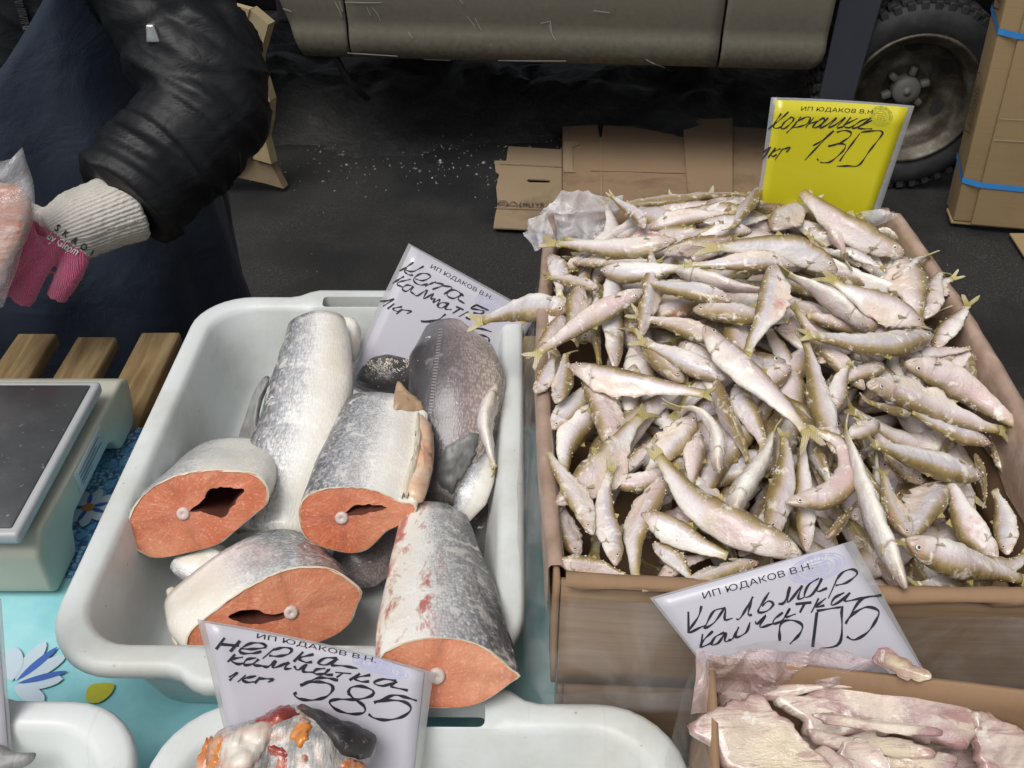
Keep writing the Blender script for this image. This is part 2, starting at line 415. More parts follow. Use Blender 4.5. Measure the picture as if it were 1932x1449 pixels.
@mdef('salmon_dark')
def _(m):
    d, u, g = m.fa(); v = m.co('Object', True)
    n = m.noise(v, 14, 5, .6); fl = m.noise(v, 130, 3, .5, .4); n2 = m.noise(v, 40, 5, .7)
    sv = m.n('CombineXYZ', {'X': m.math('MULTIPLY', d, 50.0), 'Y': m.math('MULTIPLY', u, 56.0)}).outputs[0]
    sc = m.n('TexVoronoi', {'Vector': sv, 'Scale': 1.0, 'Randomness': .6}, feature='F1').outputs['Distance']
    dd = m.math('ADD', d, m.math('MULTIPLY', m.math('SUBTRACT', n, .5), .14))
    c = m.ramp(dd, [(.06, (.66, .60, .52)), (.24, (.46, .37, .34)), (.45, (.25, .20, .205)), (.62, (.13, .112, .118)), (.8, (.07, .06, .064)), (.97, (.03, .03, .034))])
    c = m.mix(m.ramp(sc, [(.3, 0.0), (.65, .5)]), c, (.045, .045, .05))
    c = m.mix(m.ramp(n2, [(.6, 0.0), (.7, .35)]), c, (.45, .43, .43))
    c = m.mix(m.ramp(fl, [(.70, 0.0), (.73, .9)]), c, (.78, .78, .77))
    m.p(color=c, rough=.34, coat=.3, coatr=.22).bump(m.math('ADD', m.math('MULTIPLY', sc, -.5), fl), .0010, .5)
@mdef('salmon_flesh')
def _(m):
    a, r, g = m.fa(); v = m.co('Object', True); n = m.noise(v, 24, 4, .6); n2 = m.noise(v, 9, 4, .6); f = m.noise(v, 420, 3)
    fib = m.noise(m.n('CombineXYZ', {'X': m.math('MULTIPLY', a, 90.0), 'Y': m.math('MULTIPLY', r, 5.0)}).outputs[0], 1.0, 3, .6, .6)
    bands = m.math('SINE', m.math('ADD', m.math('MULTIPLY', r, 34.0), m.math('MULTIPLY', n, 9.0)))
    c = m.mix(m.ramp(n2, [(.35, 0.0), (.65, 1.0)]), (.50, .125, .05), (.64, .285, .165))
    c = m.mix(m.ramp(n, [(.5, 0.0), (.72, .45)]), c, (.52, .13, .06))
    c = m.mix(m.math('MULTIPLY', m.ramp(fib, [(.5, 0.0), (.7, .28)]), m.ramp(r, [(.15, .3), (.5, 1.0)])), c, (.76, .42, .28))
    c = m.mix(m.math('MULTIPLY', m.ramp(bands, [(.75, 0.0), (1.0, .07)]), 1.0), c, (.78, .48, .34))
    c = m.mix(m.ramp(r, [(.78, 0.0), (1.0, .55)]), c, (.50, .13, .05))
    c = m.mix(m.ramp(g, [(.0, 0.0), (1.0, .6)]), c, (.30, .085, .05))
    c = m.mix(m.ramp(f, [(.58, 0.0), (.74, .5)]), c, (.80, .52, .38))
    m.p(color=c, rough=.3, coat=.35, coatr=.18).bump(m.math('ADD', m.math('MULTIPLY', fib, .8), f), .0010, .6)
plain('salmon_rim', (.62, .56, .42), .45); plain('cavity', (.13, .045, .032), .4); plain('bone', (.60, .49, .45), .4); plain('line_pale', (.25, .235, .24), .5)

@mdef('belly_flesh')
def _(m):
    v = m.co(); n = m.noise(v, 26, 4, .6, .5); n2 = m.noise(v, 90, 4)
    c = m.ramp(n, [(.35, (.60, .25, .12)), (.5, (.66, .42, .26)), (.65, (.74, .62, .46))])
    m.p(color=m.mix(m.math('MULTIPLY', n2, .4), c, (.8, .7, .6)), rough=.35, coat=.3, coatr=.2).bump(n2, .002, .6)
plain('membrane', (.62, .57, .45), .45)
@mdef('fin_grey')
def _(m):
    v = m.co(); n = m.noise(m.n('Mapping', {'Vector': v, 'Scale': (1, 1, 1)}).outputs[0], 60, 4); w = m.noise(m.n('Mapping', {'Vector': v, 'Scale': (220, 30, 30), 'Rotation': (0, 0, .2)}).outputs[0], 1.2, 4, .6, .8)
    m.p(color=m.mix(n, (.05, .052, .052), m.mix(w, (.2, .2, .2), (.55, .55, .53))), rough=.4).bump(w, .001, .6)
@mdef('smelt')
def _(m):
    d, u, g = m.fa(); v = m.co('Object', True); rn = m.n('ObjectInfo').outputs['Random']
    n = m.noise(v, 34, 4, .6); n2 = m.noise(v, 85, 5, .7, .4); n3 = m.noise(v, 14, 3); f = m.noise(v, 280, 3, .6); r2 = m.math('FRACT', m.math('MULTIPLY', rn, 7.13)); r3 = m.math('FRACT', m.math('MULTIPLY', rn, 13.7))
    dd = m.math('ADD', d, m.math('ADD', m.math('MULTIPLY', m.math('SUBTRACT', n, .5), .22), m.math('MULTIPLY', m.math('SUBTRACT', rn, .5), .16)))
    c = m.ramp(dd, [(.05, (.82, .78, .70)), (.28, (.80, .75, .72)), (.45, (.70, .63, .63)), (.62, (.55, .455, .44)), (.75, (.42, .33, .23)), (.86, (.27, .195, .075)), (.98, (.18, .125, .04))])
    c = m.mix(m.math('MULTIPLY', m.ramp(n3, [(.42, 0.0), (.64, .9)]), m.math('MULTIPLY', r2, m.ramp(dd, [(.58, 1.0), (.75, .2)]))), c, (.56, .36, .34))      # bruised pink
    c = m.mix(m.math('MULTIPLY', m.math('GREATER_THAN', r3, .62), m.ramp(dd, [(.25, .15), (.45, .6), (.62, .5), (.72, 0.0)])), c, (.52, .52, .56))             # some keep a steel flank
    c = m.mix(m.ramp(m.noise(v, 24, 3, .6), [(.58, 0.0), (.70, .45)]), c, (.60, .52, .32))
    gill = m.math('ADD', u, m.math('MULTIPLY', m.math('SUBTRACT', d, .5), .06)); gl = m.ramp(gill, [(.185, 0.0), (.2, .8), (.215, 0.0)])
    hd = m.ramp(u, [(.0, .9), (.11, .75), (.135, .3), (.18, .2), (.26, 0.0)])
    c = m.mix(m.math('MULTIPLY', hd, m.ramp(n, [(.3, .4), (.7, 1.0)])), c, m.mix(r2, (.40, .24, .16), (.46, .36, .27)))
    c = m.mix(m.math('MULTIPLY', gl, m.ramp(d, [(.05, 1.0), (.75, .3)])), c, (.24, .12, .09))
    mo = m.math('ADD', u, m.math('MULTIPLY', d, .25)); ml = m.math('MULTIPLY', m.ramp(mo, [(.105, 0.0), (.115, .8), (.135, 0.0)]), m.ramp(u, [(.06, 1.0), (.09, 0.0)])); c = m.mix(ml, c, (.16, .08, .06))
    c = m.mix(m.ramp(u, [(.84, 0.0), (.97, .65)]), c, (.36, .28, .07))
    c = m.mix(m.math('MULTIPLY', g, m.ramp(n, [(.3, .45), (.6, 1.0)])), c, m.mix(n2, (.66, .45, .38), (.82, .74, .60)))
    rg = m.noise(v, 22, 3, .6); c = m.mix(m.ramp(rg, [(.67, 0.0), (.74, .65)]), c, (.44, .10, .07))
    c = m.mix(m.math('MULTIPLY', m.ramp(n2, [(.55, 0.0), (.63, .85)]), m.ramp(n3, [(.35, .2), (.6, 1.0)])), c, (.86, .82, .75))                               # frost crust
    c = m.mix(m.ramp(f, [(.64, 0.0), (.71, .4)]), c, (.84, .81, .76))
    m.p(color=c, rough=m.ramp(n, [(.3, .2), (.7, .5)]), coat=.45, coatr=.16).bump(m.math('ADD', m.math('MULTIPLY', n2, 1.2), m.math('MULTIPLY', f, .6)), .0020, .7)
@mdef('smelt_fin')
def _(m):
    v = m.co('Object', True); n = m.noise(v, 60, 4); rn = m.n('ObjectInfo').outputs['Random']
    d, u, g = m.fa()
    c = m.mix(u, (.42, .34, .06), (.52, .47, .36)); c = m.mix(m.ramp(n, [(.4, 0.0), (.65, .7)]), c, (.27, .21, .06))
    m.p(color=c, rough=.35).bump(m.n('TexWave', {'Vector': v, 'Scale': 220, 'Distortion': 1}).outputs['Fac'], .0006, .5)
@mdef('eye')
def _(m):
    v = m.n('TexCoord').outputs['Object']; s = m.n('SeparateXYZ', {'Vector': v})
    r = m.math('SQRT', m.math('ADD', m.math('POWER', s.outputs['X'], 2.0), m.math('POWER', s.outputs['Y'], 2.0)))
    m.p(color=m.ramp(r, [(.0, (.10, .11, .12)), (.34, (.02, .02, .025)), (.44, (.02, .02, .025)), (.5, (.62, .60, .55)), (.8, (.66, .62, .56)), (.92, (.2, .17, .14))]), rough=.15, coat=.6, coatr=.05)
@mdef('frost')
def _(m): m.p(color=(.72, .66, .54), rough=.45)
@mdef('squid')
def _(m):
    d, u, g = m.fa(); v = m.co('Object', True)
    n = m.noise(v, 15, 5, .62, .6); n2 = m.noise(v, 60, 5, .7); n3 = m.noise(v, 8, 4)
    st = m.noise(m.n('Mapping', {'Vector': v, 'Scale': (16, 80, 26), 'Rotation': (0, 0, -.25)}).outputs[0], 1.2, 5, .65, .8)
    rn = m.n('ObjectInfo').outputs['Random']; c = m.mix(n2, (.74, .66, .55), (.66, .55, .48)); c = m.mix(m.math('MULTIPLY', rn, .25), c, (.60, .42, .40))
    c = m.mix(m.ramp(n, [(.52, 0.0), (.62, .8)]), c, (.40, .28, .29))
    c = m.mix(m.ramp(n3, [(.5, 0.0), (.64, .6)]), c, (.66, .57, .34))
    c = m.mix(m.math('MULTIPLY', m.ramp(d, [(.6, 0.0), (.97, 1.0)]), m.ramp(n, [(.42, .05), (.62, .9)])), c, (.34, .17, .17))
    c = m.mix(m.ramp(st, [(.53, 0.0), (.61, .6)]), c, (.32, .17, .17))
    c = m.mix(m.ramp(n2, [(.58, 0.0), (.66, .7)]), c, (.84, .80, .73))
    m.p(color=c, rough=.18, coat=.8, coatr=.07).bump(m.math('ADD', m.math('MULTIPLY', n2, .6), m.math('MULTIPLY', st, .9)), .005, .7)
@mdef('offal')
def _(m):
    v = m.co(); n = m.noise(v, 26, 5, .6, .5); n2 = m.noise(v, 12, 4)
    c = m.ramp(n, [(.36, (.28, .03, .02)), (.46, (.46, .20, .13)), (.53, (.58, .46, .38)), (.6, (.58, .20, .025))])
    m.p(color=m.mix(m.ramp(n2, [(.45, 0.0), (.6, .8)]), c, (.58, .19, .02)), rough=.3, coat=.3, coatr=.15).bump(n, .004, .7)
plain('strap', (.035, .22, .56), .4)
@mdef('steak_pink')
def _(m):
    v = m.co(); n = m.noise(v, 30, 5, .6, .6); w = m.noise(m.n('Mapping', {'Vector': v, 'Scale': (30, 30, 140), 'Rotation': (.3, .5, 0)}).outputs[0], 1.0, 4, .6, .8)
    c = m.mix(n, (.58, .24, .13), (.52, .16, .08)); c = m.mix(m.ramp(w, [(.5, 0.0), (.62, .75)]), c, (.74, .55, .47))
    m.p(color=c, rough=.35, coat=.4, coatr=.15).bump(w, .003, .6)
plain('blood', (.34, .05, .04), .35)

@mdef('offal_red')
def _(m):
    v = m.co(); n = m.noise(v, 45, 5, .65, .5); n2 = m.noise(v, 140, 3)
    c = m.ramp(n, [(.38, (.13, .012, .01)), (.52, (.26, .035, .025)), (.64, (.46, .17, .12))])
    m.p(color=c, rough=.25, coat=.5, coatr=.1).bump(m.math('ADD', n, m.math('MULTIPLY', n2, .4)), .004, .7)
@mdef('black_skin')
def _(m):
    v = m.co(); n = m.noise(v, 22, 5, .65); n2 = m.noise(v, 180, 4, .6)
    c = m.ramp(n, [(.35, (.018, .018, .02)), (.58, (.04, .036, .034)), (.72, (.16, .07, .05)), (.82, (.3, .28, .27))])
    m.p(color=m.mix(m.ramp(n2, [(.63, 0.0), (.7, .5)]), c, (.3, .3, .3)), rough=.5, coat=.1, coatr=.3).bump(n2, .0015, .6)
@mdef('sockeye')
def _(m):
    v = m.co(); n = m.noise(v, 20, 5, .65, .6); n2 = m.noise(v, 60, 5, .7, .4); w = m.noise(m.n('Mapping', {'Vector': v, 'Scale': (140, 24, 24), 'Rotation': (0, 0, .5)}).outputs[0], 1.0, 4, .6)
    c = m.ramp(n, [(.34, (.30, .05, .035)), (.42, (.52, .33, .27)), (.49, (.62, .58, .53)), (.55, (.30, .30, .30)), (.61, (.50, .46, .42)), (.68, (.60, .22, .05))])
    c = m.mix(m.ramp(w, [(.48, 0.0), (.6, .6)]), c, (.16, .15, .15)); c = m.mix(m.ramp(n2, [(.6, 0.0), (.67, .5)]), c, (.72, .70, .66))
    m.p(color=c, rough=.3, coat=.4, coatr=.15).bump(m.math('ADD', n2, w), .004, .7)
@mdef('pale_fin')
def _(m):
    v = m.co(); n = m.noise(v, 24, 4); w = m.noise(m.n('Mapping', {'Vector': v, 'Scale': (120, 20, 20), 'Rotation': (0, 0, .55)}).outputs[0], 1.0, 3, .6)
    c = m.mix(m.ramp(w, [(.4, 0.0), (.62, 1.0)]), (.68, .63, .55), (.36, .32, .29)); c = m.mix(m.ramp(n, [(.52, 0.0), (.66, .7)]), c, (.50, .20, .14))
    m.p(color=c, rough=.4, coat=.3, coatr=.2).bump(w, .003, .7)

plain('fin_tan', (.40, .27, .17), .4)

# ================================================================== SETTING
ZT = .73                                   # table boards
g = 90
def ground():
    xs = [-60, -20, -6] + [-3 + .12 * i for i in range(52)] + [6, 20, 60]
    ys = [-60, -20, -4, 0] + [.8 + .12 * i for i in range(40)] + [8, 20, 60]
    v = [V((x, y, .012 * fbm((x, y, 0), 1.1, 3) - .006)) for y in ys for x in xs]
    n = len(xs); f = [(j * n + i, j * n + i + 1, (j + 1) * n + i + 1, (j + 1) * n + i) for j in range(len(ys) - 1) for i in range(n - 1)]
    o = mk('ground', v, f, MT['asphalt']); tag(o, 'dark wet asphalt ground behind the stall', 'ground', kind='structure')
ground()
def slush():
    xs = [-2.4 + .045 * i for i in range(96)]; ys = [3.25 + .045 * i for i in range(40)]
    v = []
    for y in ys:
        for x in xs:
            e = min(1, max(0, (y - 3.38 + .22 * fbm((x, y, 2), 2.5, 6)) / .45)) * min(1, (2.0 - abs(x)) / .3 if abs(x) < 2 else 0)
            h = .02 + .13 * e * (.55 + .45 * fbm((x, y, 0), 2.2, 5)) + .035 * e * fbm((x, y, 1), 9, 2) - .03 * (1 - e)
            v.append(V((x, y, h)))
    n = len(xs); f = [(j * n + i, j * n + i + 1, (j + 1) * n + i + 1, (j + 1) * n + i) for j in range(len(ys) - 1) for i in range(n - 1)]
    o = mk('dirty_snow', v, f, MT['slush'], loc=(0, 4, 0)); tag(o, 'bank of dirty grey slush under the truck', 'snow', kind='stuff')
slush()
def chips():
    v, f = [], []
    rnd = random.Random(4)
    for k in range(900):
        if k < 640:
            x = rnd.gauss(.1, .55); y = 2.95 + abs(rnd.gauss(0, .22)) + .25 * rnd.random()
        else: x = rnd.uniform(-1.4, 2.2); y = rnd.uniform(1.6, 3.4)
        if k % 5 == 0 and k < 640: x = rnd.gauss(-.62, .06); y = rnd.gauss(3.5, .1)
        s = rnd.uniform(.0012, .005) * (2.6 if rnd.random() < .08 else 1) * (1 if k < 640 else .6)
        z = .004 + .012 * fbm((x, y, 0), 1.1, 3) - .006
        b = len(v); m = 5
        a0 = rnd.random() * 6
        for j in range(m): v.append(V((x + s * rnd.uniform(.6, 1.5) * math.cos(a0 + j * 6.28 / m), y + s * rnd.uniform(.6, 1.6) * math.sin(a0 + j * 6.28 / m), z - .004)))
        v.append(V((x, y, z + s * .2)))
        f += [(b + j, b + (j + 1) % m, b + m) for j in range(m)]
    o = mk('ice_chips', v, f, MT['ice'], loc=(0, 3.2, 0), smooth=False); tag(o, 'crushed ice chips scattered over the dark asphalt', 'ice', kind='stuff')
chips()

# ------------------------------------------------------------------ truck
TR = thing('truck', (0, 3.07, 0), 'parked truck with scratched dirty beige cab panels and deep-dish wheel', 'truck')
TR.rotation_euler = (0, 0, R(-4.6))
def tpart(name, v, f, mat, smooth=True, parent=None, auto=None):
    o = mk(name, v, f, MT[mat], None, (0, 0, 0), smooth, auto=auto); o.parent = parent or TR; return o
PROF = [(.20, .405), (.085, .392), (.045, .398), (.022, .412), (.008, .44), (.004, .47), (.008, .492), (.012, .508), (.010, .53), (.004, .56), (0, .6), (-.006, .72), (-.01, .9), (-.006, 1.05), (.01, 1.2)]
def panel(xl, xr, ztop=1.2, n=14, corner=0.0):
    """bent sheet between two slanted edges, 12 mm thick"""
    v = []; prof = [p for p in PROF if p[1] <= ztop]
    for k, (y, z) in enumerate(prof):
        for i in range(n + 1):
            a, b = xl(z), xr(z)
            if corner and z < .392 + corner: b -= corner - math.sqrt(max(0, corner ** 2 - (.392 + corner - z) ** 2))
            x = a + (b - a) * i / n
            v.append(V((x, y + .002 * fbm((x, 0, z), 4, 2), z)))
    m = n + 1; f = [(k * m + i, k * m + i + 1, (k + 1) * m + i + 1, (k + 1) * m + i) for k in range(len(prof) - 1) for i in range(n)]
    return v, f
def sheet(v, f, t=.012, back=V((0, 1, 0))):
    n = len(v); vv = v + [p + back * t for p in v]
    ff = list(f) + [tuple(n + i for i in reversed(q)) for q in f]
    cnt = {}
    for q in f:
        for i in range(len(q)):
            e = (q[i], q[(i + 1) % len(q)]); cnt[e] = 1
    for (a, b) in cnt:
        if (b, a) not in cnt: ff.append((b, a, n + a, n + b))
    return vv, ff
o1 = tpart('fender', *sheet(*panel(lambda z: -.672 - (z - .39) * .26, lambda z: -.523)), 'paint')
o2 = tpart('door', *sheet(*panel(lambda z: -.516, lambda z: .640, n=30)), 'paint')
v, f = tube([V((.45, -.03, 1.05)), V((.52, -.035, 1.05)), V((.6, -.03, 1.05))], [.012, .014, .012], 8); tpart('door_handle', v, f, 'dark_metal', parent=o2)
o3 = tpart('cab_corner_panel', *sheet(*panel(lambda z: .648, lambda z: .962, n=18, corner=.07)), 'paint')
v, f = bevel(*box(-.75, .95, .03, 1.7, .5, 1.2), .02); tpart('cab_floor', v, f, 'dark_metal')
v, f = bevel(*box(-.55, .94, .02, 1.68, 1.2, 2.02), .08, 3); tpart('cab', v, f, 'paint')
v, f = bevel(*box(-.42, .6, .005, .03, 1.28, 1.85), .01); tpart('side_window', v, f, 'window_glass')
v, f = bevel(*box(-1.75, -.7, .1, 1.6, .75, 1.25), .06, 3); tpart('hood', v, f, 'paint')
v, f = bevel(*box(-1.85, -1.75, .05, 1.65, .42, .62), .02); tpart('bumper', v, f, 'dark_metal')
v, f = join(bevel(*box(-1.7, 4.2, .42, .5, .42, .56), .01), bevel(*box(-1.7, 4.2, 1.2, 1.28, .42, .56), .01)); tpart('frame_rail', v, f, 'dark_metal')
v, f = tube([V((-.62, .12, .42)), V((-.56, .14, .27)), V((-.52, .2, .2))], .012, 8); tpart('step_bracket', v, f, 'dark_metal')
v, f = bevel(*box(-.7, 1.0, .12, .16, .40, .52), .01); tpart('sill', v, f, 'dark_metal')
v, f = bevel(*box(1.0, 4.2, -.02, 1.72, .98, 2.5), .02); tpart('cargo_box', v, f, 'paint')
pan = [(.975, .30), (1.075, .26), (1.10, .62), (1.13, .97), (.985, .97)]
v, f = prism([V((x, .02, z)) for x, z in pan], V((0, .012, 0))); tpart('mudguard', v, f, 'mudflap', False)
v, f = prism([V((1.14, .1, .2)), V((1.14, .42, .2)), V((1.14, .42, .97)), V((1.14, .1, .97))], V((.012, 0, 0)))
def lathe(prof, cx, cz, n=56):
    rings = [[V((cx + r * math.cos(2 * math.pi * j / n), y, cz + r * math.sin(2 * math.pi * j / n))) for j in range(n)] for r, y in prof]
    return loft(rings, False, False)
def wheel(cx, y0, cz, tagn='wheel'):
    w = bpy.data.objects.new(tagn, None); link(w); w.parent = TR; w.location = (cx, y0, cz)
    def sub(name, v, f, mat, sm=True, auto=None):
        o = mk(name, v, f, MT[mat], None, (0, 0, 0), sm, auto=auto); o.parent = w; return o
    v, f = lathe([(.205, .02), (.208, .0), (.222, -.006), (.25, -.012), (.275, -.008), (.292, .006), (.3, .022), (.302, .10), (.3, .16), (.285, .19), (.25, .2), (.205, .17)], 0, 0, 72)
    tv, tf = [], []
    for k in range(46):                       # chunky tread blocks
        for row in range(4):
            a = 2 * math.pi * (k + .5 * (row % 2)) / 46; y = .012 + row * .042
            bx = bevel(*box(-.014, .014, y, y + .034, .296, .312), .002, 1)
            mt = Matrix.Rotation(a, 4, 'Y'); b = len(tv); tv += xf(bx[0], mt); tf += [tuple(i + b for i in q) for q in bx[1]]
    for k in range(46):
        a = 2 * math.pi * (k + .25) / 46; bx = bevel(*box(-.011, .011, -.002, .012, .276, .306), .002, 1)
        mt = Matrix.Rotation(a, 4, 'Y'); b = len(tv); tv += xf(bx[0], mt); tf += [tuple(i + b for i in q) for q in bx[1]]
    v, f = join((v, f), (tv, tf)); sub('tyre', v, f, 'rubber', auto=40)
    v, f = lathe([(.21, .012), (.211, -.004), (.206, -.01), (.199, -.004), (.192, .008), (.178, .016), (.171, .03), (.166, .075), (.150, .098), (.12, .110), (.085, .112), (.075, .104), (.07, .11), (.0005, .112)], 0, 0, 72); sub('rim', v, f, 'rim')
    for k in range(6):                        # solid dark ovals on the dish, painting the shade of open hand holes
        a = R(-28) + k * math.pi / 3
        ov = [V((.135 + .016 * math.cos(t), .0, .027 * math.sin(t))) for t in [2 * math.pi * i / 18 for i in range(18)]]
        mt = Matrix.Rotation(-a, 4, 'Y')
        pv, pf = prism([V((p.x, .1005 - (p.x - .135) * .35, p.z)) for p in ov], V((0, .02, 0))); sub('hand_hole_shade', xf(pv, mt), pf, 'dark_metal', False)
    v, f = lathe([(.046, .11), (.045, .078), (.041, .07), (.02, .066), (.009, .066), (.008, .06), (.0004, .06)], 0, 0, 32)
    hub = sub('hub', v, f, 'hub')
    for k in range(6):
        a = k * math.pi / 3 + .35; c = V((.062 * math.cos(a), 0, .062 * math.sin(a)))
        bx = bevel(*box(-.016, .014, .082, .112, -.011, .011), .004, 1); mt = Matrix.Translation(c) @ Matrix.Rotation(-a, 4, 'Y')
        o = mk('lug', xf(bx[0], mt), bx[1], MT['hub'], None, (0, 0, 0)); o.parent = w
    return w
wheel(1.275, .06, .306)
wheel(-1.28, .10, .306)

# scratches through the dirty paint
def scratch(par, px, w=.003):
    v, f = [], []
    for k, pl in enumerate(px):
        pts = [TRi @ piy(x, y, 3.2) for x, y in pl]; b = len(v)
        for i, p in enumerate(pts):
            # slide along the sight line onto the bent panel
            q = on_panel(pl[i]); ww = w * (.35 + .65 * math.sin(math.pi * (i + .5) / len(pts)))
            t = on_panel(pl[min(i + 1, len(pl) - 1)]) - on_panel(pl[max(0, i - 1)]); s_ = t.cross(V((0, 1, 0))).normalized() * ww * .5
            v += [q - s_, q + s_]
        f += [(b + 2 * i, b + 2 * i + 1, b + 2 * i + 3, b + 2 * i + 2) for i in range(len(pts) - 1)]
    o = mk('scratch', v, f, MT['scratch'], None, (0, 0, 0), False); o.parent = par
bpy.context.view_layer.update(); TRi = TR.matrix_world.inverted()
def on_panel(p):
    o_, d_ = TRi @ CAM, (TRi.to_3x3() @ ray(*p)).normalized(); best = None
    for (y0, z0), (y1, z1) in zip(PROF, PROF[1:]):
        n_ = V((0, z1 - z0, -(y1 - y0))); 
        den = d_.dot(n_)
        if abs(den) < 1e-9: continue
        t = (V((0, y0, z0)) - o_).dot(n_) / den; q = o_ + d_ * t
        if min(z0, z1) - .004 <= q.z <= max(z0, z1) + .004 and (best is None or t < best[0]): best = (t, q)
    q = best[1] if best else o_ + d_ * ((-o_.y) / d_.y)
    return q - d_ * .004
for sc_ in [[(702, 14), (712, 26), (718, 40)], [(692, 14), (700, 30)], [(880, 30), (892, 44), (898, 56)], [(896, 34), (908, 58)], [(1020, 44), (1038, 40), (1042, 66), (1048, 76)], [(1036, 46), (1040, 62)], [(655, 100), (690, 102), (750, 106)], [(800, 112), (850, 114)], [(940, 114), (1000, 115), (1068, 115)], [(1218, 112), (1234, 120), (1254, 128)], [(650, 4), (680, 5), (720, 5)], [(868, 0), (874, 8)], [(1120, 20), (1150, 24)], [(770, 60), (778, 72)]]: scratch(o2, [sc_], .0035)
for sc_ in [[(632, 4), (640, 18), (645, 32)], [(640, 2), (646, 22)], [(534, 16), (550, 22)]]: scratch(o1, [sc_], .005)

# ------------------------------------------------------------------ cardboard on the ground
c2 = crop(480, 0, .37267)
def poly_hole(outer, holes, d):
    bm = bmesh.new(); E = []
    for lp in [outer] + holes:
        vs_ = [bm.verts.new(p) for p in lp]
        for i in range(len(vs_)): E.append(bm.edges.new((vs_[i], vs_[(i + 1) % len(vs_)])))
    bmesh.ops.triangle_fill(bm, edges=E, use_beauty=True, use_dissolve=False)
    bm.verts.index_update()
    v = [x.co.copy() for x in bm.verts]; f = [tuple(x.index for x in q.verts) for q in bm.faces]; bm.free()
    ref = d
    out = []
    for q in f:
        nn = (v[q[1]] - v[q[0]]).cross(v[q[2]] - v[q[0]])
        out.append(q if nn.dot(ref) < 0 else tuple(reversed(q)))
    return sheet(v, out, d.length, d.normalized())
def lay(pts, z, lift=0.0):
    out = []
    for x, y in pts:
        p = pix(*c2(x, y), z); p.z += .004 * nz(p, 5, 2); out.append(p)
    return out
def dens(pts, k=3):
    out = []
    for i in range(len(pts)):
        a, b = pts[i], pts[(i + 1) % len(pts)]
        for j in range(k): out.append((a[0] + (b[0] - a[0]) * j / k, a[1] + (b[1] - a[1]) * j / k))
    return out
def inkstroke(parent, name, polys, mapf, w, mat, nrm):
    v, f = [], []
    for k, pl in enumerate(polys):
        pts = [mapf(*p) + nrm * (.00004 * (k % 9)) for p in pl]
        if len(pts) > 2: pts = catmull(pts, max(6, len(pts) * 4))
        b = len(v)
        for i, p in enumerate(pts):
            t = (pts[min(i + 1, len(pts) - 1)] - pts[max(i - 1, 0)])
            s = t.cross(nrm)
            if s.length < 1e-9: s = V((1, 0, 0))
            s.normalize(); ww = w * (.8 + .35 * math.sin(i * .9 + k)) * .5
            v += [p - s * ww, p + s * ww]
        f += [(b + 2 * i, b + 2 * i + 1, b + 2 * i + 3, b + 2 * i + 2) for i in range(len(pts) - 1)]
    return mk(name, v, f, MT[mat], parent, smooth=False)
UP = V((0, 0, 1))
o1p = lay(dens([(1210, 1150), (1218, 1090), (1232, 1030), (1224, 950), (1240, 880), (1222, 870), (1215, 815), (1275, 815), (1285, 740), (1420, 745), (1556, 755), (1556, 1000), (1556, 1162), (1400, 1160)], 2), .016)
slot = lay([(1380, 908), (1392, 903), (1488, 906), (1500, 912), (1498, 920), (1486, 922), (1392, 921), (1380, 916)], .016)
v, f = poly_hole(o1p, [slot], V((0, 0, -.005)))
cg = thing('flattened_carton', base_of(v), 'flattened stained carton with a hand slot and printed symbols on the asphalt', 'cardboard')
mk('panel', v, f, MT['card_pale'], cg, smooth=False)
mp = lambda x, y: pix(*c2(x, y), .0205)
inkstroke(cg, 'crease', [[(1240, 830), (1556, 842)], [(1215, 1050), (1556, 1062)]], mp, .004, 'card_ground', UP)
inkstroke(cg, 'printed_symbols', [[(1238, 1018), (1275, 1018), (1276, 1040), (1238, 1040), (1238, 1018)], [(1242, 1026), (1270, 1024)], [(1242, 1034), (1272, 1036)], [(1284, 1038), (1308, 1020), (1334, 1040), (1284, 1038)], [(1347, 1022), (1347, 1046), (1400, 1046)], [(1358, 1042), (1366, 1028), (1374, 1040), (1382, 1026), (1394, 1044)], [(1410, 1026), (1410, 1048), (1460, 1048), (1460, 1028)], [(1418, 1028), (1436, 1030), (1428, 1042)], [(1440, 1030), (1456, 1028), (1446, 1046)]], mp, .004, 'card_ink', UP)
o2p = lay(dens([(1560, 1120), (1560, 880), (1560, 642), (1736, 633), (1748, 696), (1758, 696), (1766, 636), (1920, 640), (2180, 655), (2400, 640), (2600, 650), (2600, 1120)], 2), .024)
v, f = poly_hole(o2p, [], V((0, 0, -.005)))
cg2 = thing('flattened_carton', base_of(v), 'large brown flattened carton with a notched edge lying half under the truck', 'cardboard')
mk('panel', v, f, MT['card_ground'], cg2, smooth=False)
mp2 = lambda x, y: pix(*c2(x, y), .0275)
inkstroke(cg2, 'crease', [[(1562, 705), (1700, 706), (1932, 712), (2400, 720)], [(1752, 705), (1756, 900), (1758, 1100)], [(1700, 862), (1932, 868), (2300, 880)]], mp2, .006, 'card_pale', UP)
pv, pf = prism([mp2(*q) + V((0, 0, -.002)) for q in ((1566, 712), (1625, 712), (1648, 730), (1610, 745), (1612, 860), (1628, 872), (1566, 870))], V((0, 0, .003))); mk('tape_remnant', pv, pf, MT['card_pale'], cg2, smooth=False)
o3p = lay(dens([(2170, 600), (2420, 600), (2420, 1100), (2200, 1100)], 2), .036)
v, f = poly_hole(o3p, [], V((0, 0, -.005)))
o = mk('flattened_carton', v, f, MT['card_ground'], loc=base_of(v), smooth=False); tag(o, 'dark brown carton flap lying on the larger flattened carton, behind yellow sign', 'cardboard')

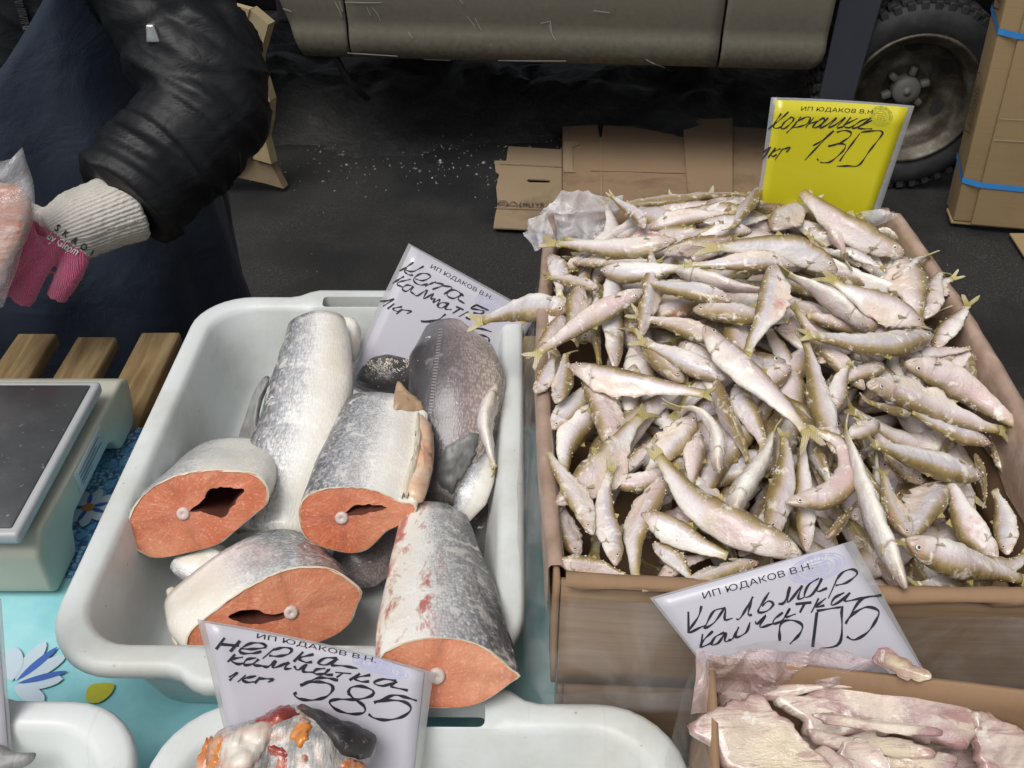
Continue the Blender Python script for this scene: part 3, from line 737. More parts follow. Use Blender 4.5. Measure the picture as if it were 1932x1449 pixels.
# ------------------------------------------------------------------ carton bale, blue straps
bl = thing('carton_bale', (1.39, 2.82, 0), 'tall bale of folded brown cartons bound with two blue straps', 'carton bale')
ux, uy = V((.2115, -.041, 0)).normalized(), V((.02, .121, 0)).normalized()
b0 = V((1.388, 2.754, 0)); lean = V((-.05, .02, 1)).normalized()
def bp(a, b, c): return b0 + ux * a + uy * b + lean * c
def bbox(a0, a1, b_0, b_1, c0, c1, bw=.004):
    v, f = box(a0, a1, b_0, b_1, c0, c1); v, f = bevel(v, f, bw, 2)
    v = [V((p.x, p.y, p.z)) for p in v]; return [bp(*p) for p in v], f
for k, (a0, a1, y0, y1, c0, c1) in enumerate([(0, .62, .0, .118, .022, 1.02), (.052, .66, -.012, -.0015, .02, 1.0), (-.004, .6, .004, .09, .008, .0205), (.06, .62, .12, .17, .02, .96)]):
    v, f = bbox(a0, a1, y0, y1, c0, c1)
    v = [p + V((.002 * nz(p, 9, k), .003 * nz(p, 7, k + 4), .003 * nz(p, 11, k + 2))) for p in v]; mk('folded_carton', v, f, MT['card_bale'], bl)
for c in (.152, .60):
    loop = [bp(-.0025, .119, c + .03), bp(-.0025, -.002, c), bp(.05, -.0145, c - .006), bp(.3, -.0148, c - .012), bp(.665, -.0145, c - .014), bp(.665, .172, c)]
    v, f = [], []
    for i, p in enumerate(loop): v += [p, p + lean * .017]
    f = [(2 * i, 2 * i + 2, 2 * i + 3, 2 * i + 1) for i in range(len(loop) - 1)]
    mk('strap', v, f, MT['strap'], bl, smooth=False)
rb = random.Random(9)
for c0 in (.30, .66):
    pl = [[(.02, c0), (.095, c0), (.095, c0 + .15), (.02, c0 + .15), (.02, c0)]]
    for r in range(9):
        b = .028 + r * .0072; c = c0 + .012 + (.03 if r > 5 else 0)
        while c < c0 + .13:
            L = rb.uniform(.006, .024); pl.append([(b + rb.uniform(-.001, .001), c), (b, c + L)]); c += L + .005
    inkstroke(bl, 'printed_label', pl, lambda b, c: bp(-.008, b, c), .0045, 'card_ink', -ux)
inkstroke(bl, 'fold_line', [[(.055, .365), (.25, .37)], [(.055, .30), (.16, .302)], [(.30, .03), (.30, .98)]], lambda a, c: bp(a, -.0155, c), .003, 'card_cream', -uy)
fl_ = lay([(3800, 1260), (3900, 1250), (3990, 1300), (3900, 1420), (3860, 1380)], .012)
v, f = prism([pix(1905, 440, .012), pix(1990, 440, .012), pix(1990, 500, .012), pix(1932, 482, .012)], V((0, 0, -.005)))
o = mk('flattened_carton', v, f, MT['card_bale'], loc=base_of(v), smooth=False); tag(o, 'small tan cardboard scrap on the asphalt in front of the strapped bale', 'cardboard')

# ------------------------------------------------------------------ torn cream carton behind the seller
tc = thing('torn_carton', (-.85, 3.0, 0), 'torn cream cardboard carton standing on the asphalt behind the seller', 'cardboard')
def wallp(pts, Y, d, name, mat='card_cream'):
    v, f = prism([piy(x, y, Y) for x, y in pts], V(d)); o = mk(name, v, f, MT[mat], tc, smooth=False); return o
wallp([(330, -20), (470, 18), (458, 70), (462, 110), (470, 170), (480, 240), (470, 300), (440, 330), (330, 330)], 2.98, (.01, .02, 0), 'front_panel')
wallp([(471, 17), (506, 46), (487, 116), (492, 135), (500, 160), (509, 190), (507, 230), (500, 262), (512, 310), (478, 300), (472, 170), (464, 110), (460, 70)], 2.985, (.015, .03, 0), 'side_panel')
wallp([(440, 333), (470, 302), (512, 312), (535, 356), (500, 346)], 3.0, (.01, .03, 0), 'bottom_flap', 'card_pale')
inkstroke(tc, 'scrawl', [[(456, 80), (462, 66), (468, 78)], [(470, 72), (476, 62), (478, 72)], [(480, 66), (486, 60), (484, 70)], [(462, 92), (470, 104), (484, 110)]], lambda x, y: piy(x, y, 2.974), .004, 'card_ink', V((0, -1, 0)))

# ------------------------------------------------------------------ table of slats + cloth
TB = thing('slat_table', (-.37, .5, 0), 'wooden stall table of spaced raw slats', 'table')
rs = random.Random(3)
xr = -.458 + .0845 * 10; k = 0
while xr > -1.25:
    y1 = 1.103 + rs.uniform(-.008, .012)
    v, f = bevel(*box(xr - .054, xr, -.14, y1, ZT - .021, ZT), .0025, 1)
    v = [p + V((.0015 * nz(p, 5, k), 0, .001 * nz(p, 8, k + 2))) for p in v]
    mk('slat', v, f, MT['wood'], TB); xr -= .0845; k += 1
for y in (-.06, .5, .98):
    v, f = bevel(*box(-1.25, .40, y, y + .05, ZT - .072, ZT - .0225), .003, 1); mk('crossbeam', v, f, MT['wood'], TB)
for x in (-1.2, .3):
    for y in (-.05, .97):
        v, f = bevel(*box(x, x + .06, y, y + .06, 0, ZT - .073), .004, 1); mk('leg', v, f, MT['wood'], TB)
def cloth():
    xs = [-1.22 + .02 * i for i in range(84)]; prof = [(.905 - .02 * i, 0) for i in range(53)] + [(-.155, .02), (-.16, .06), (-.162, .14), (-.165, .24)]
    v = []
    for k, (y, dz) in enumerate(prof):
        for x in xs:
            yy = y + (.006 * nz((x, 0, 0), 9) if k == 0 else 0) + (.02 * math.sin(x * 14) * dz / .24)
            v.append(V((min(x, .44), yy, ZT + .0045 + .0012 * max(0, fbm((x, y, 0), 7, 4)) - dz)))
    n = len(xs); f = [(k * n + i, (k + 1) * n + i, (k + 1) * n + i + 1, k * n + i + 1) for k in range(len(prof) - 1) for i in range(n - 1)]
    v, f = sheet(v, f, .0015, V((0, 0, -1)))
    o = mk('tablecloth', v, f, MT['cloth'], None, (0, 0, 0)); tag(o, 'turquoise oilcloth with blue lace and daisy print on the slat table', 'tablecloth'); return o
CL = cloth()
ZC = ZT + .0068
def daisy(cx, cy, petals):
    for kk, (ang, L, w, mat) in enumerate(petals):
        c = pix(cx, cy, ZC + .0002 + .0001 * kk); d = V((math.cos(R(ang)), math.sin(R(ang)), 0)); s = V((-d.y, d.x, 0))
        pts = [c + d * (L * .1), c + d * (L * .45) + s * w, c + d * (L * .8) + s * w * .8, c + d * L, c + d * (L * .8) - s * w * .8, c + d * (L * .45) - s * w]
        mk('printed_petal', [p for p in closed_resample(pts, 16)], [tuple(range(16))], MT[mat], CL, smooth=False)
daisy(166, 957, [(a, .03, .0065, 'petal_white') for a in range(0, 360, 40)] + [(a + 20, .022, .0025, 'petal_blue') for a in range(0, 360, 80)])
c = pix(166, 957, ZC + .002); mk('printed_petal', [c + V((.007 * math.cos(t), .006 * math.sin(t), 0)) for t in [i * .5236 for i in range(12)]], [tuple(range(12))], MT['petal_core'], CL, smooth=False)
daisy(22, 1292, [(75, .05, .008, 'petal_white'), (40, .05, .008, 'petal_white'), (8, .045, .008, 'petal_white'), (110, .045, .009, 'petal_white'), (58, .05, .004, 'petal_blue'), (18, .048, .0035, 'petal_blue'), (-25, .04, .007, 'petal_white')])
c = pix(188, 1300, ZC + .0005); mk('stain', closed_resample([c + V((a, b, 0)) for a, b in ((-.010, .004), (.010, .006), (.012, -.004), (.004, -.014), (-.008, -.012))], 20), [tuple(range(20))], MT['stamp_ink_green'], CL, smooth=False)

# ------------------------------------------------------------------ white plastic trays
def tray_mesh():
    W, D, H = .392, .542, .115
    def rr(w, d, r, z, bump=0.0):
        pts = []
        def add(x, y):
            if bump:
                k = max(0, min(1, (.085 - abs(x)) / .03)); k = k * k * (3 - 2 * k)
                if abs(y) > d / 2 - .03: y += math.copysign(bump * k, y)
            pts.append(V((x, y, z)))
        hx, hy = w / 2, d / 2
        for cx, cy, a0 in ((hx - r, hy - r, 0), (-hx + r, hy - r, 90), (-hx + r, -hy + r, 180), (hx - r, -hy + r, 270)):
            for k in range(9): a = R(a0 + k * 11.25); add(cx + r * math.cos(a), cy + r * math.sin(a))
            if a0 in (0, 180):
                s = -1 if a0 == 0 else 1
                for k in range(1, 24): add((cx - s * -1 * 0) * 1 + s * (2 * (hx - r)) * k / 24, cy + (r if a0 == 0 else -r))
            else:
                s = -1 if a0 == 90 else 1
                for k in range(1, 12): add(cx + (-r if a0 == 90 else r), cy + s * (2 * (hy - r)) * k / 12)
        return pts
    B = .016
    rings = [rr(.296, .446, .05, 0), rr(.304, .454, .052, .003), rr(.330, .482, .055, .06), rr(.342, .492, .055, H - .022), rr(.346, .496, .055, H - .018, B * .3),
             rr(W - .006, D - .006, .062, H - .019, B), rr(W, D, .064, H - .015, B), rr(W, D, .064, H - .006, B), rr(W - .005, D - .005, .062, H - .0012, B), rr(W - .012, D - .012, .06, H, B * .9),
             rr(W - .038, D - .038, .053, H, B * .35), rr(W - .046, D - .046, .05, H - .0025), rr(W - .051, D - .051, .05, H - .008), rr(.322, .474, .05, .062), rr(.306, .458, .048, .02), rr(.296, .448, .046, .009), rr(.282, .434, .042, .0045), rr(.2, .34, .03, .004), rr(.06, .16, .01, .0045)]
    v, f = loft(rings, True, True)
    me = bpy.data.meshes.new('tray'); me.from_pydata([tuple(p) for p in v], [], f); me.materials.append(MT['tray_plastic']); me.update()
    o = bpy.data.objects.new('tmp', me); link(o)
    cut = []
    for s in (-1, 1):
        bx = bevel(*box(-.047, .047, s * .2585 - .0095, s * .2585 + .0095, H - .06, H + .03), .006, 3); cut.append(bx)
    cv, cf = join(*cut); cm = bpy.data.meshes.new('c'); cm.from_pydata([tuple(p) for p in cv], [], cf); co = bpy.data.objects.new('c', cm); link(co)
    b = o.modifiers.new('b', 'BOOLEAN'); b.object = co; b.operation = 'DIFFERENCE'; b.solver = 'EXACT'
    dg = bpy.context.evaluated_depsgraph_get(); res = bpy.data.meshes.new_from_object(o.evaluated_get(dg))
    bpy.data.objects.remove(o); bpy.data.objects.remove(co)
    for p in res.polygons: p.use_smooth = True
    res.name = 'tray'
    return res
TM = tray_mesh()
ZTR = ZT + .0072
for (x, y, a, lab) in ((-.184, .745, -.3, 'white plastic tray full of salmon pieces'), (-.069, .174, -.4, 'white plastic tray with a bloody sockeye chunk in front of the salmon tray'), (-.472, .178, -1.2, 'white plastic tray holding a dark fish tail, beside the blue daisy print')):
    o = bpy.data.objects.new('fish_tray', TM); link(o); o.location = (x, y, ZTR); o.rotation_euler = (0, 0, R(a)); tag(o, lab, 'tray', 'white plastic fish trays')
    m = o.modifiers.new('e', 'EDGE_SPLIT'); m.split_angle = R(50)

# ------------------------------------------------------------------ weighing scale
SCL = thing('weighing_scale', (-.62, .77, ZT), 'grey-green shop weighing scale with a dark flat pan', 'scale')
XS = -.452
side = [(0, 905), (80, 905), (95, 898), (130, 830), (138, 790), (146, 735), (160, 705), (205, 645), (300, 492), (332, 447), (380, 436), (397, 420), (445, 320), (441, 292), (300, 276)]
c4 = crop(0, 560, .6138)
# side profile in (distance, height), the same on both flanks
PRF = [(.648, .0), (.700, .0), (.706, .012), (.710, .028), (.722, .036), (.83, .036), (.842, .028), (.85, .010), (.86, .006), (.900, .006), (.915, .030), (.918, .062), (.90, .072), (.66, .078), (.640, .06), (.640, .01)]
def body_side(x, inset=0): return [V((x, y, ZT + .008 + z)) for y, z in PRF]
v, f = prism(body_side(XS), V((-.33, 0, 0))); v, f = bevel(v, f, .005, 2)
mk('housing', v, f, MT['scale_body'], SCL)
v, f = bevel(*box(XS - .318, XS - .012, .655, .86, ZT + .087, ZT + .094), .003, 2); mk('pan_support', v, f, MT['dark_rubber'], SCL)
v, f = bevel(*box(XS - .335, XS - .004, .63, .862, ZT + .0945, ZT + .108), .004, 2); mk('pan_rim', v, f, MT['scale_trim'], SCL)
v, f = bevel(*box(XS - .327, XS - .012, .638, .854, ZT + .1065, ZT + .1098), .0015, 1); mk('pan', v, f, MT['scale_plate'], SCL)
v, f = bevel(*box(XS - .0003, XS + .0012, .742, .822, ZT + .052, ZT + .078), .0005, 1); mk('sticker', v, f, MT['sticker'], SCL)
inkstroke(SCL, 'sticker_print', [[(.75, z), (.75 + L, z)] for z, L in ((.072, .06), (.067, .05), (.062, .062), (.058, .03))], lambda y, z: V((XS + .0018, y, ZT + z)), .0018, 'sticker_ink', V((1, 0, 0)))
for x in (XS - .03, XS - .3):
    for y in (.665, .885):
        v, f = tube([V((x, y, ZT + .0065)), V((x, y, ZT + .02))], .012, 12); mk('foot', v, f, MT['dark_rubber'], SCL)

# ------------------------------------------------------------------ seller
PS = thing('person', (-.76, 1.45, 0), 'seller in black quilted jacket and navy apron holding a bag over the slats', 'person')
def ell(cx, cy, z, rx, ry, n=28, p=2.4):
    out = []
    for j in range(n):
        a = 2 * math.pi * j / n; c, s = math.cos(a), math.sin(a)
        out.append(V((cx + rx * math.copysign(abs(c) ** (2 / p), c), cy + ry * math.copysign(abs(s) ** (2 / p), s), z)))
    return out
def limb(pts, rad, puff=0, n=16, cnt=36, up=V((0, 0, 1))):
    c = catmull(pts, cnt); m = len(rad) - 1; rr = []; L = 0
    for i, p in enumerate(c):
        if i: L += (p - c[i - 1]).length
        t = i / (cnt - 1) * m; k = min(m - 1, int(t)); r = rad[k] + (rad[k + 1] - rad[k]) * (t - k)
        if puff: r *= .925 + .085 * min(1, abs(math.sin(math.pi * L / puff)) * 2.2) ** .6
        rr.append(r)
    return tube(c, rr, n, up)
cx, cy = -.78, 1.46
body_parts = [loft([ell(cx, cy, z, rx, ry) for z, rx, ry in ((.62, .17, .13), (.8, .19, .14), (1.0, .17, .125), (1.2, .18, .12), (1.33, .17, .10), (1.40, .08, .07))]),
    limb([V((cx, cy, 1.34)), V((cx, cy - .01, 1.47))], [.06, .055], 0, 14, 6),
    limb([V((cx + .09, cy, .75)), V((cx + .1, cy, .45)), V((cx + .1, cy + .01, .08))], [.095, .065, .05], 0, 14, 14),
    limb([V((cx - .09, cy, .75)), V((cx - .1, cy, .45)), V((cx - .1, cy + .01, .08))], [.095, .065, .05], 0, 14, 14),
    limb([V((cx + .1, cy + .05, .045)), V((cx + .1, cy - .16, .04))], [.045, .042], 0, 10, 6), limb([V((cx - .1, cy + .05, .045)), V((cx - .1, cy - .16, .04))], [.045, .042], 0, 10, 6),
    loft([ell(cx, cy - .02 + dy, z, rx, ry, 20, 2) for z, rx, ry, dy in ((1.45, .035, .045, -.01), (1.475, .06, .075, -.01), (1.53, .072, .09, 0), (1.58, .076, .096, .005), (1.63, .07, .09, .01), (1.665, .045, .06, .01))]),
    limb([V((cx, cy - .105, 1.555)), V((cx, cy - .135, 1.525))], [.008, .014], 0, 8, 4)]
v, f, _n = voxel(body_parts, .009, 4)
mids = [1 if sum(v[i].z for i in q) / len(q) < 1.3 else 0 for q in f]
mk('body', v, f, [MT['skin'], MT['trousers']], PS, mids=mids)
for s in (-1, 1):
    v, f = tube([V((cx + s * .03, cy - .098, 1.56)), V((cx + s * .03, cy - .108, 1.56))], [.011, .004], 10); mk('eye', v, f, MT['ink'], PS)
hat = loft([ell(cx, cy - .015, z, rx, ry, 24, 2) for z, rx, ry in ((1.585, .085, .107), (1.61, .087, .11), (1.65, .08, .1), (1.69, .055, .07), (1.70, .02, .025))]); mk('knit_hat', hat[0], hat[1], MT['trousers'], PS)
# jacket: torso + both sleeves, quilted
sh = V((-.555, 1.45, 1.30)); ua = piy(318, 10, 1.36); el = piy(392, 190, 1.285); fa_ = piy(312, 300, 1.215); wr = piy(232, 386, 1.15)
rsh = V((-1.0, 1.45, 1.30)); rua = V((-1.1, 1.40, 1.12)); rel = V((-1.13, 1.30, .98)); rwr = V((-.98, 1.13, .91))
tors = []
for i in range(29):
    z = .70 + i * .023
    q = .985 + .03 * abs(math.sin(math.pi * (z - .7) / .085)) ** .5
    prof = [(.70, .262, .175), (.9, .25, .17), (1.05, .255, .165), (1.2, .25, .15), (1.3, .22, .13), (1.36, .14, .1)]
    k = max(0, min(4, next((j for j in range(5) if z <= prof[j + 1][0]), 4))); t = (z - prof[k][0]) / (prof[k + 1][0] - prof[k][0]); t = min(1, t)
    tors.append(ell(cx, cy, z, (prof[k][1] + (prof[k + 1][1] - prof[k][1]) * t) * q, (prof[k][2] + (prof[k + 1][2] - prof[k][2]) * t) * q))
tors += [ell(cx, cy, 1.39, .085, .085), ell(cx, cy, 1.45, .08, .08)]
jp = [loft(tors), limb([sh, ua, el, fa_, wr], [.095, .093, .09, .083, .075], .095, 24, 90), limb([rsh, rua, rel, rel.lerp(rwr, .5), rwr], [.1, .1, .092, .08, .07], .078, 16, 50)]
v, f, nn = voxel(jp, .0052, 2)
ax = (wr - el).normalized()
def wrinkle(p, n):
    q = p - el; a_ = q.dot(ax); w = fbm((a_ * 2.6, (q - ax * a_).length * .8, p.z * .5), 14, 3, 3); r = 1 - abs(fbm((a_ * 2.0, p.y * .6, p.z * .6), 9, 8, 2)) * 2.4
    return p + n * (.006 * w + .006 * max(0, r) ** 4 - .002)
v = [wrinkle(p, n) for p, n in zip(v, nn)]
mk('jacket', v, f, MT['jacket'], PS)
jb = BVHTree.FromPolygons(v, f)
def on_jacket(x, y, off=.002):
    h = jb.ray_cast(CAM, ray(x, y).normalized()); return (h[0] + (h[1] if h[1].dot(ray(x, y)) < 0 else -h[1]) * off) if h[0] else piy(x, y, 1.27)
zp = [on_jacket(18 + 46 * i / 40, -60 + 150 * i / 40, .003) for i in range(41)]; zv, zf = [], []
for i, p in enumerate(zp[:-1]):
    t_ = (zp[i + 1] - p).normalized(); s_ = t_.cross(V((0, -1, .3))).normalized(); L_ = (zp[i + 1] - p).length
    b = len(zv); w_ = .0055; h_ = V((0, -.003, .001)); a0 = p + t_ * L_ * .15; a1 = p + t_ * L_ * .75
    zv += [a0 - s_ * w_, a0 + s_ * w_, a1 + s_ * w_, a1 - s_ * w_, a0 - s_ * w_ + h_, a0 + s_ * w_ + h_, a1 + s_ * w_ + h_, a1 - s_ * w_ + h_]
    zf += [(b, b + 3, b + 2, b + 1), (b + 4, b + 5, b + 6, b + 7), (b, b + 1, b + 5, b + 4), (b + 1, b + 2, b + 6, b + 5), (b + 2, b + 3, b + 7, b + 6), (b + 3, b, b + 4, b + 7)]
tag(mk('zip_teeth', zv, zf, MT['dark_metal'], PS, smooth=False), kind='stuff')
z0 = on_jacket(291, 66, .006)
v, f = bevel(*box(-.007, .007, -.004, .004, -.011, .011), .002, 2); v = [V((p.x * (1 - p.z * 30), p.y, p.z)) for p in v]; mk('zip_pull', [p + z0 + V((0, .004, 0)) for p in v], f, MT['zip_metal'], PS)
# apron: wrapped skirt and bib with a scooped neck
def apron():
    th = [R(-205 + i * 5.2) for i in range(45)]; zs = [.22 + .0285 * i for i in range(39)]
    def rad(z):
        P = [(.22, .28, .24), (.5, .305, .26), (.72, .302, .25), (.85, .284, .212), (1.0, .267, .188), (1.15, .266, .180), (1.3, .235, .15)]
        for a, b in zip(P, P[1:]):
            if z <= b[0]: t = max(0, (z - a[0]) / (b[0] - a[0])); return a[1] + (b[1] - a[1]) * t, a[2] + (b[2] - a[2]) * t
        return P[-1][1:]
    v = []
    for a in range(len(zs)):
        for t in th:
            c, s = math.cos(t), math.sin(t); xx = .262 * math.copysign(abs(c) ** .83, c)
            top = min(1.27, .99 + (xx / .15) ** 2 * .1) if s < .25 else .95
            z = .22 + (top - .22) * a / (len(zs) - 1); rx, ry = rad(z)
            x = cx + rx * math.copysign(abs(c) ** .83, c); y = cy + ry * math.copysign(abs(s) ** .83, s)
            k = (.008 + .022 * max(0, .9 - z)) * math.sin(t * 9 + 3 * z + 1.5 * nz((t, z, 0), 2)) + .008 * fbm((x, y, z), 6, 4)
            v.append(V((x + c * k, y + s * k, z)))
    n = len(th); f = []
    for a in range(len(zs) - 1):
        for i in range(n - 1):
            f.append((a * n + i, a * n + i + 1, (a + 1) * n + i + 1, (a + 1) * n + i))
    us = sorted({i for q in f for i in q}); mp_ = {a: b for b, a in enumerate(us)}
    v = [v[i] for i in us]; f = [tuple(mp_[i] for i in q) for q in f]
    o = mk('apron', v, f, MT['apron'], PS); s = o.modifiers.new('s', 'SOLIDIFY'); s.thickness = .004
    return o
apron()
pk = [piy(x, y, 1.255) for x, y in ((-40, 225), (60, 190), (135, 165))]
# glove: cuff and hand are one knit thing of their own on the seller
def glove(name, W, tipd, pxline=None):
    """W: wrist, palm, list of finger chains (3-D points), radii"""
    wrist, palm, fingers = W
    parts = [limb([wrist, wrist.lerp(palm, .35), wrist.lerp(palm, .72), palm], [.05, .045, .044, .03], 0, 18, 16)]
    for ch, r in fingers: parts.append(limb(ch, r, 0, 12, 16))
    v, f, nn = voxel(parts, .0032, 4)
    v = [p + n * .0011 * fbm(p, 190, 2, 2) for p, n in zip(v, nn)]
    ax = (palm - wrist).normalized(); s0 = ax.cross(V((0, 0, 1))).normalized(); n0 = s0.cross(ax)
    att = []; mids = []
    for p in v:
        d = p - wrist; att.append((.5 + math.atan2(d.dot(n0), d.dot(s0)) / 6.2832, 0, 0))
    L = (palm - wrist).length
    for q in f:
        c = sum((v[i] for i in q), V((0, 0, 0))) / len(q); t = (c - wrist).dot(ax) / L
        mids.append(1 if (t > .55 if pxline is None else pxline(c)) else 0)
    o = mk(name, v, f, [MT['knit_cream'], MT['knit_pink']], PS, attrs=att, mids=mids); o['label'] = 'cream and pink knit glove'
    return o
wr2 = piy(250, 385, 1.16); pa = piy(92, 446, 1.09)
kA, kB = piy(66, 414, 1.07), piy(176, 492, 1.09); kN = (kB - kA).cross(V((0, -.62, .78))).normalized()
kN = kN if kN.dot(pa + V((0, 0, -.08)) - kA) > 0 else -kN
def knuckle(c): return (c - kA).dot(kN) + .0015 * nz(c, 90) > 0
fg = [([piy(140, 470, 1.09), piy(136, 505, 1.07), piy(112, 550, 1.055), piy(104, 564, 1.05)], [.021, .0165, .0155, .0125]),
      ([piy(92, 455, 1.075), piy(66, 505, 1.05), piy(47, 555, 1.035), piy(40, 572, 1.03)], [.022, .0175, .0155, .0125]),
      ([piy(70, 455, 1.06), piy(30, 480, 1.04), piy(5, 535, 1.035), piy(0, 550, 1.04)], [.0185, .017, .0155, .012]),
      ([piy(60, 440, 1.06), piy(15, 450, 1.04), piy(-20, 500, 1.035), piy(-28, 520, 1.04)], [.0175, .016, .0145, .012]),
      ([piy(95, 430, 1.11), piy(50, 405, 1.10), piy(15, 400, 1.085), piy(0, 405, 1.08)], [.019, .0175, .016, .013])]
gl = glove('glove', (wr2, pa, fg), 0, knuckle)
rw, rp = V((-1.0, 1.15, .915)), V((-.895, 1.06, .885))
fg2 = [([rp + V((-.01, .0, -.02)), rp + V((.03, -.03, -.05)), rp + V((.05, -.03, -.075))], [.018, .016, .012]), ([rp + V((.0, -.01, -.005)), rp + V((.05, -.035, -.03)), rp + V((.07, -.03, -.055))], [.018, .016, .012]),
       ([rp + V((.005, -.01, .01)), rp + V((.055, -.035, -.01)), rp + V((.078, -.03, -.03))], [.018, .016, .012]), ([rp + V((.005, 0, .025)), rp + V((.05, -.03, .015)), rp + V((.07, -.02, .0))], [.017, .015, .012]),
       ([rp + V((-.02, .03, .02)), rp + V((.03, .035, .035)), rp + V((.06, .02, .03))], [.018, .016, .013])]
glove('glove', (rw, rp, fg2), 0)
def text_mesh(txt):
    cu = bpy.data.curves.new('t', 'FONT'); cu.body = txt; cu.size = 1; cu.resolution_u = 3
    o = bpy.data.objects.new('t', cu); link(o); dg = bpy.context.evaluated_depsgraph_get(); me = bpy.data.meshes.new_from_object(o.evaluated_get(dg))
    bpy.data.objects.remove(o); v = [p.co.copy() for p in me.vertices]; f = [tuple(p.vertices) for p in me.polygons]; bpy.data.meshes.remove(me)
    x0 = min(p.x for p in v); x1 = max(p.x for p in v); return [V(((p.x - x0) / (x1 - x0), p.y / (x1 - x0), 0)) for p in v], f
def on_surface(o, px, py, off=.0012):
    off_l = root_loc(o); bv = BVHTree.FromPolygons([V(p.co) + off_l for p in o.data.vertices], [tuple(p.vertices) for p in o.data.polygons])
    return bv
gb = on_surface(gl, 0, 0)
def gtext(txt, a, b, up, mat, name):
    v, f = text_mesh(txt); out = []
    for p in v:
        x = a[0] + (b[0] - a[0]) * p.x + up[0] * p.y * 100; y = a[1] + (b[1] - a[1]) * p.x + up[1] * p.y * 100
        h = gb.ray_cast(CAM, ray(x, y).normalized())
        q = h[0] if h[0] else piy(x, y, 1.09); n = h[1] if h[0] else V((0, -1, 0)); out.append(q + n * .0016)
    o = mk(name, out, f, MT[mat], gl, smooth=False)
    so = o.modifiers.new('s', 'SOLIDIFY'); so.thickness = .001
c1 = crop(0, 0, .44168)
gtext('S  K  A  D  I', c1(232, 980), c1(385, 1090), (.55, -.72), 'glove_ink', 'printed_word')
gtext('by Glopm', c1(200, 1022), c1(322, 1092), (.55, -.75), 'glove_white', 'printed_word')

# ================================================================== lumps and slabs
def slab(outline, thick, nrm, wob=.006, seed=1.0, rings=9, n=44, edge=.35, curl=0.0, wsc=14, rag=0.0):
    """star-shaped slab from a 3-D outline: rounded rim, uneven top and bottom"""
    o = closed_resample(outline, n); c = sum(o, V((0, 0, 0))) / n
    v, f, at = [], [], []
    def surf(side):
        idx = []
        for k in range(rings + 1):
            t = k / rings; row = []
            for j, p in enumerate(o):
                q = c.lerp(p, t); h = thick * .5 * math.sqrt(max(0.0, 1 - max(0, (t - edge) / (1 - edge)) ** 2.2))
                w = wob * fbm(q, wsc, seed) + curl * t * t * nz(p, 9, seed + 4) + (wob * .35 * (.5 - abs(nz(q, wsc * 2.4, seed + 9))) if rag else 0)
                q = q + nrm * (w + side * h) + (p - c).normalized() * (wob * .5 * t * nz(q, 40, seed) + rag * t ** 6 * fbm(p, 70, seed))
                if k == rings and side < 0: row.append(idx0[-1][j]); continue
                row.append(len(v)); v.append(q); at.append((t, .5, 0))
                if k == 0: row = [row[0]] * n; break
            idx.append(row)
        return idx
    idx0 = surf(1); idx1 = surf(-1)
    for idx, s in ((idx0, 1), (idx1, -1)):
        for k in range(rings):
            for j in range(n):
                a, b, c2_, d = idx[k][j], idx[k][(j + 1) % n], idx[k + 1][(j + 1) % n], idx[k + 1][j]
                q = (a, d, c2_) if k == 0 else (a, d, c2_, b)
                f.append(q if s > 0 else tuple(reversed(q)))
    return v, f, at
def pslab(pts, z, thick, nrm=V((0, -.25, 1)), **kw):
    nrm = nrm.normalized(); cxp = sum(p[0] for p in pts) / len(pts); cyp = sum(p[1] for p in pts) / len(pts)
    c = pix(cxp, cyp, z); return slab([pip(x, y, c, nrm) for x, y in pts], thick, nrm, **kw)

def drape_on(root, bvh, cv, cpx, cz, name, pts, th, mat, lift=.0, rag=.25, att=(.3, .5, 0), nn=40, rings=9, seed=1.0, fq=70):
    """a piece of tissue lying on another surface and following it"""
    o = closed_resample([V((x, y, 0)) for x, y in pts], nn); c = sum(o, V((0, 0, 0))) / nn; v, f = [], []
    fp = pix(*cv(*cpx), cz); fn = V((0, -.42, .9)).normalized()
    for k in range(rings + 1):
        t = k / rings
        for p in o:
            q = c.lerp(p, t * (1 + (rag * .5 * fbm(p, .02, seed) if t > .6 else 0)))
            r = ray(*cv(q.x, q.y)).normalized(); h = bvh.ray_cast(CAM, r)
            b = h[0] if h[0] else pip(*cv(q.x, q.y), fp, fn); n_ = h[1] if h[0] else fn; n_ = -n_ if n_.dot(r) > 0 else n_
            e = math.sqrt(max(0, 1 - t ** 3)); v.append(b + n_ * (th * e + lift * (1 - t * .3) + .0025 * e * fbm(b, fq, seed) - .0015 * (t > .99)))
    f = [(k * nn + j, (k + 1) * nn + j, (k + 1) * nn + (j + 1) % nn, k * nn + (j + 1) % nn) for k in range(rings) for j in range(nn)]
    return mk(name, v, f, MT[mat], root, attrs=[att] * len(v))
def bvh_of(o):
    off = root_loc(o); return BVHTree.FromPolygons([V(p.co) + off for p in o.data.vertices], [tuple(p.vertices) for p in o.data.polygons])
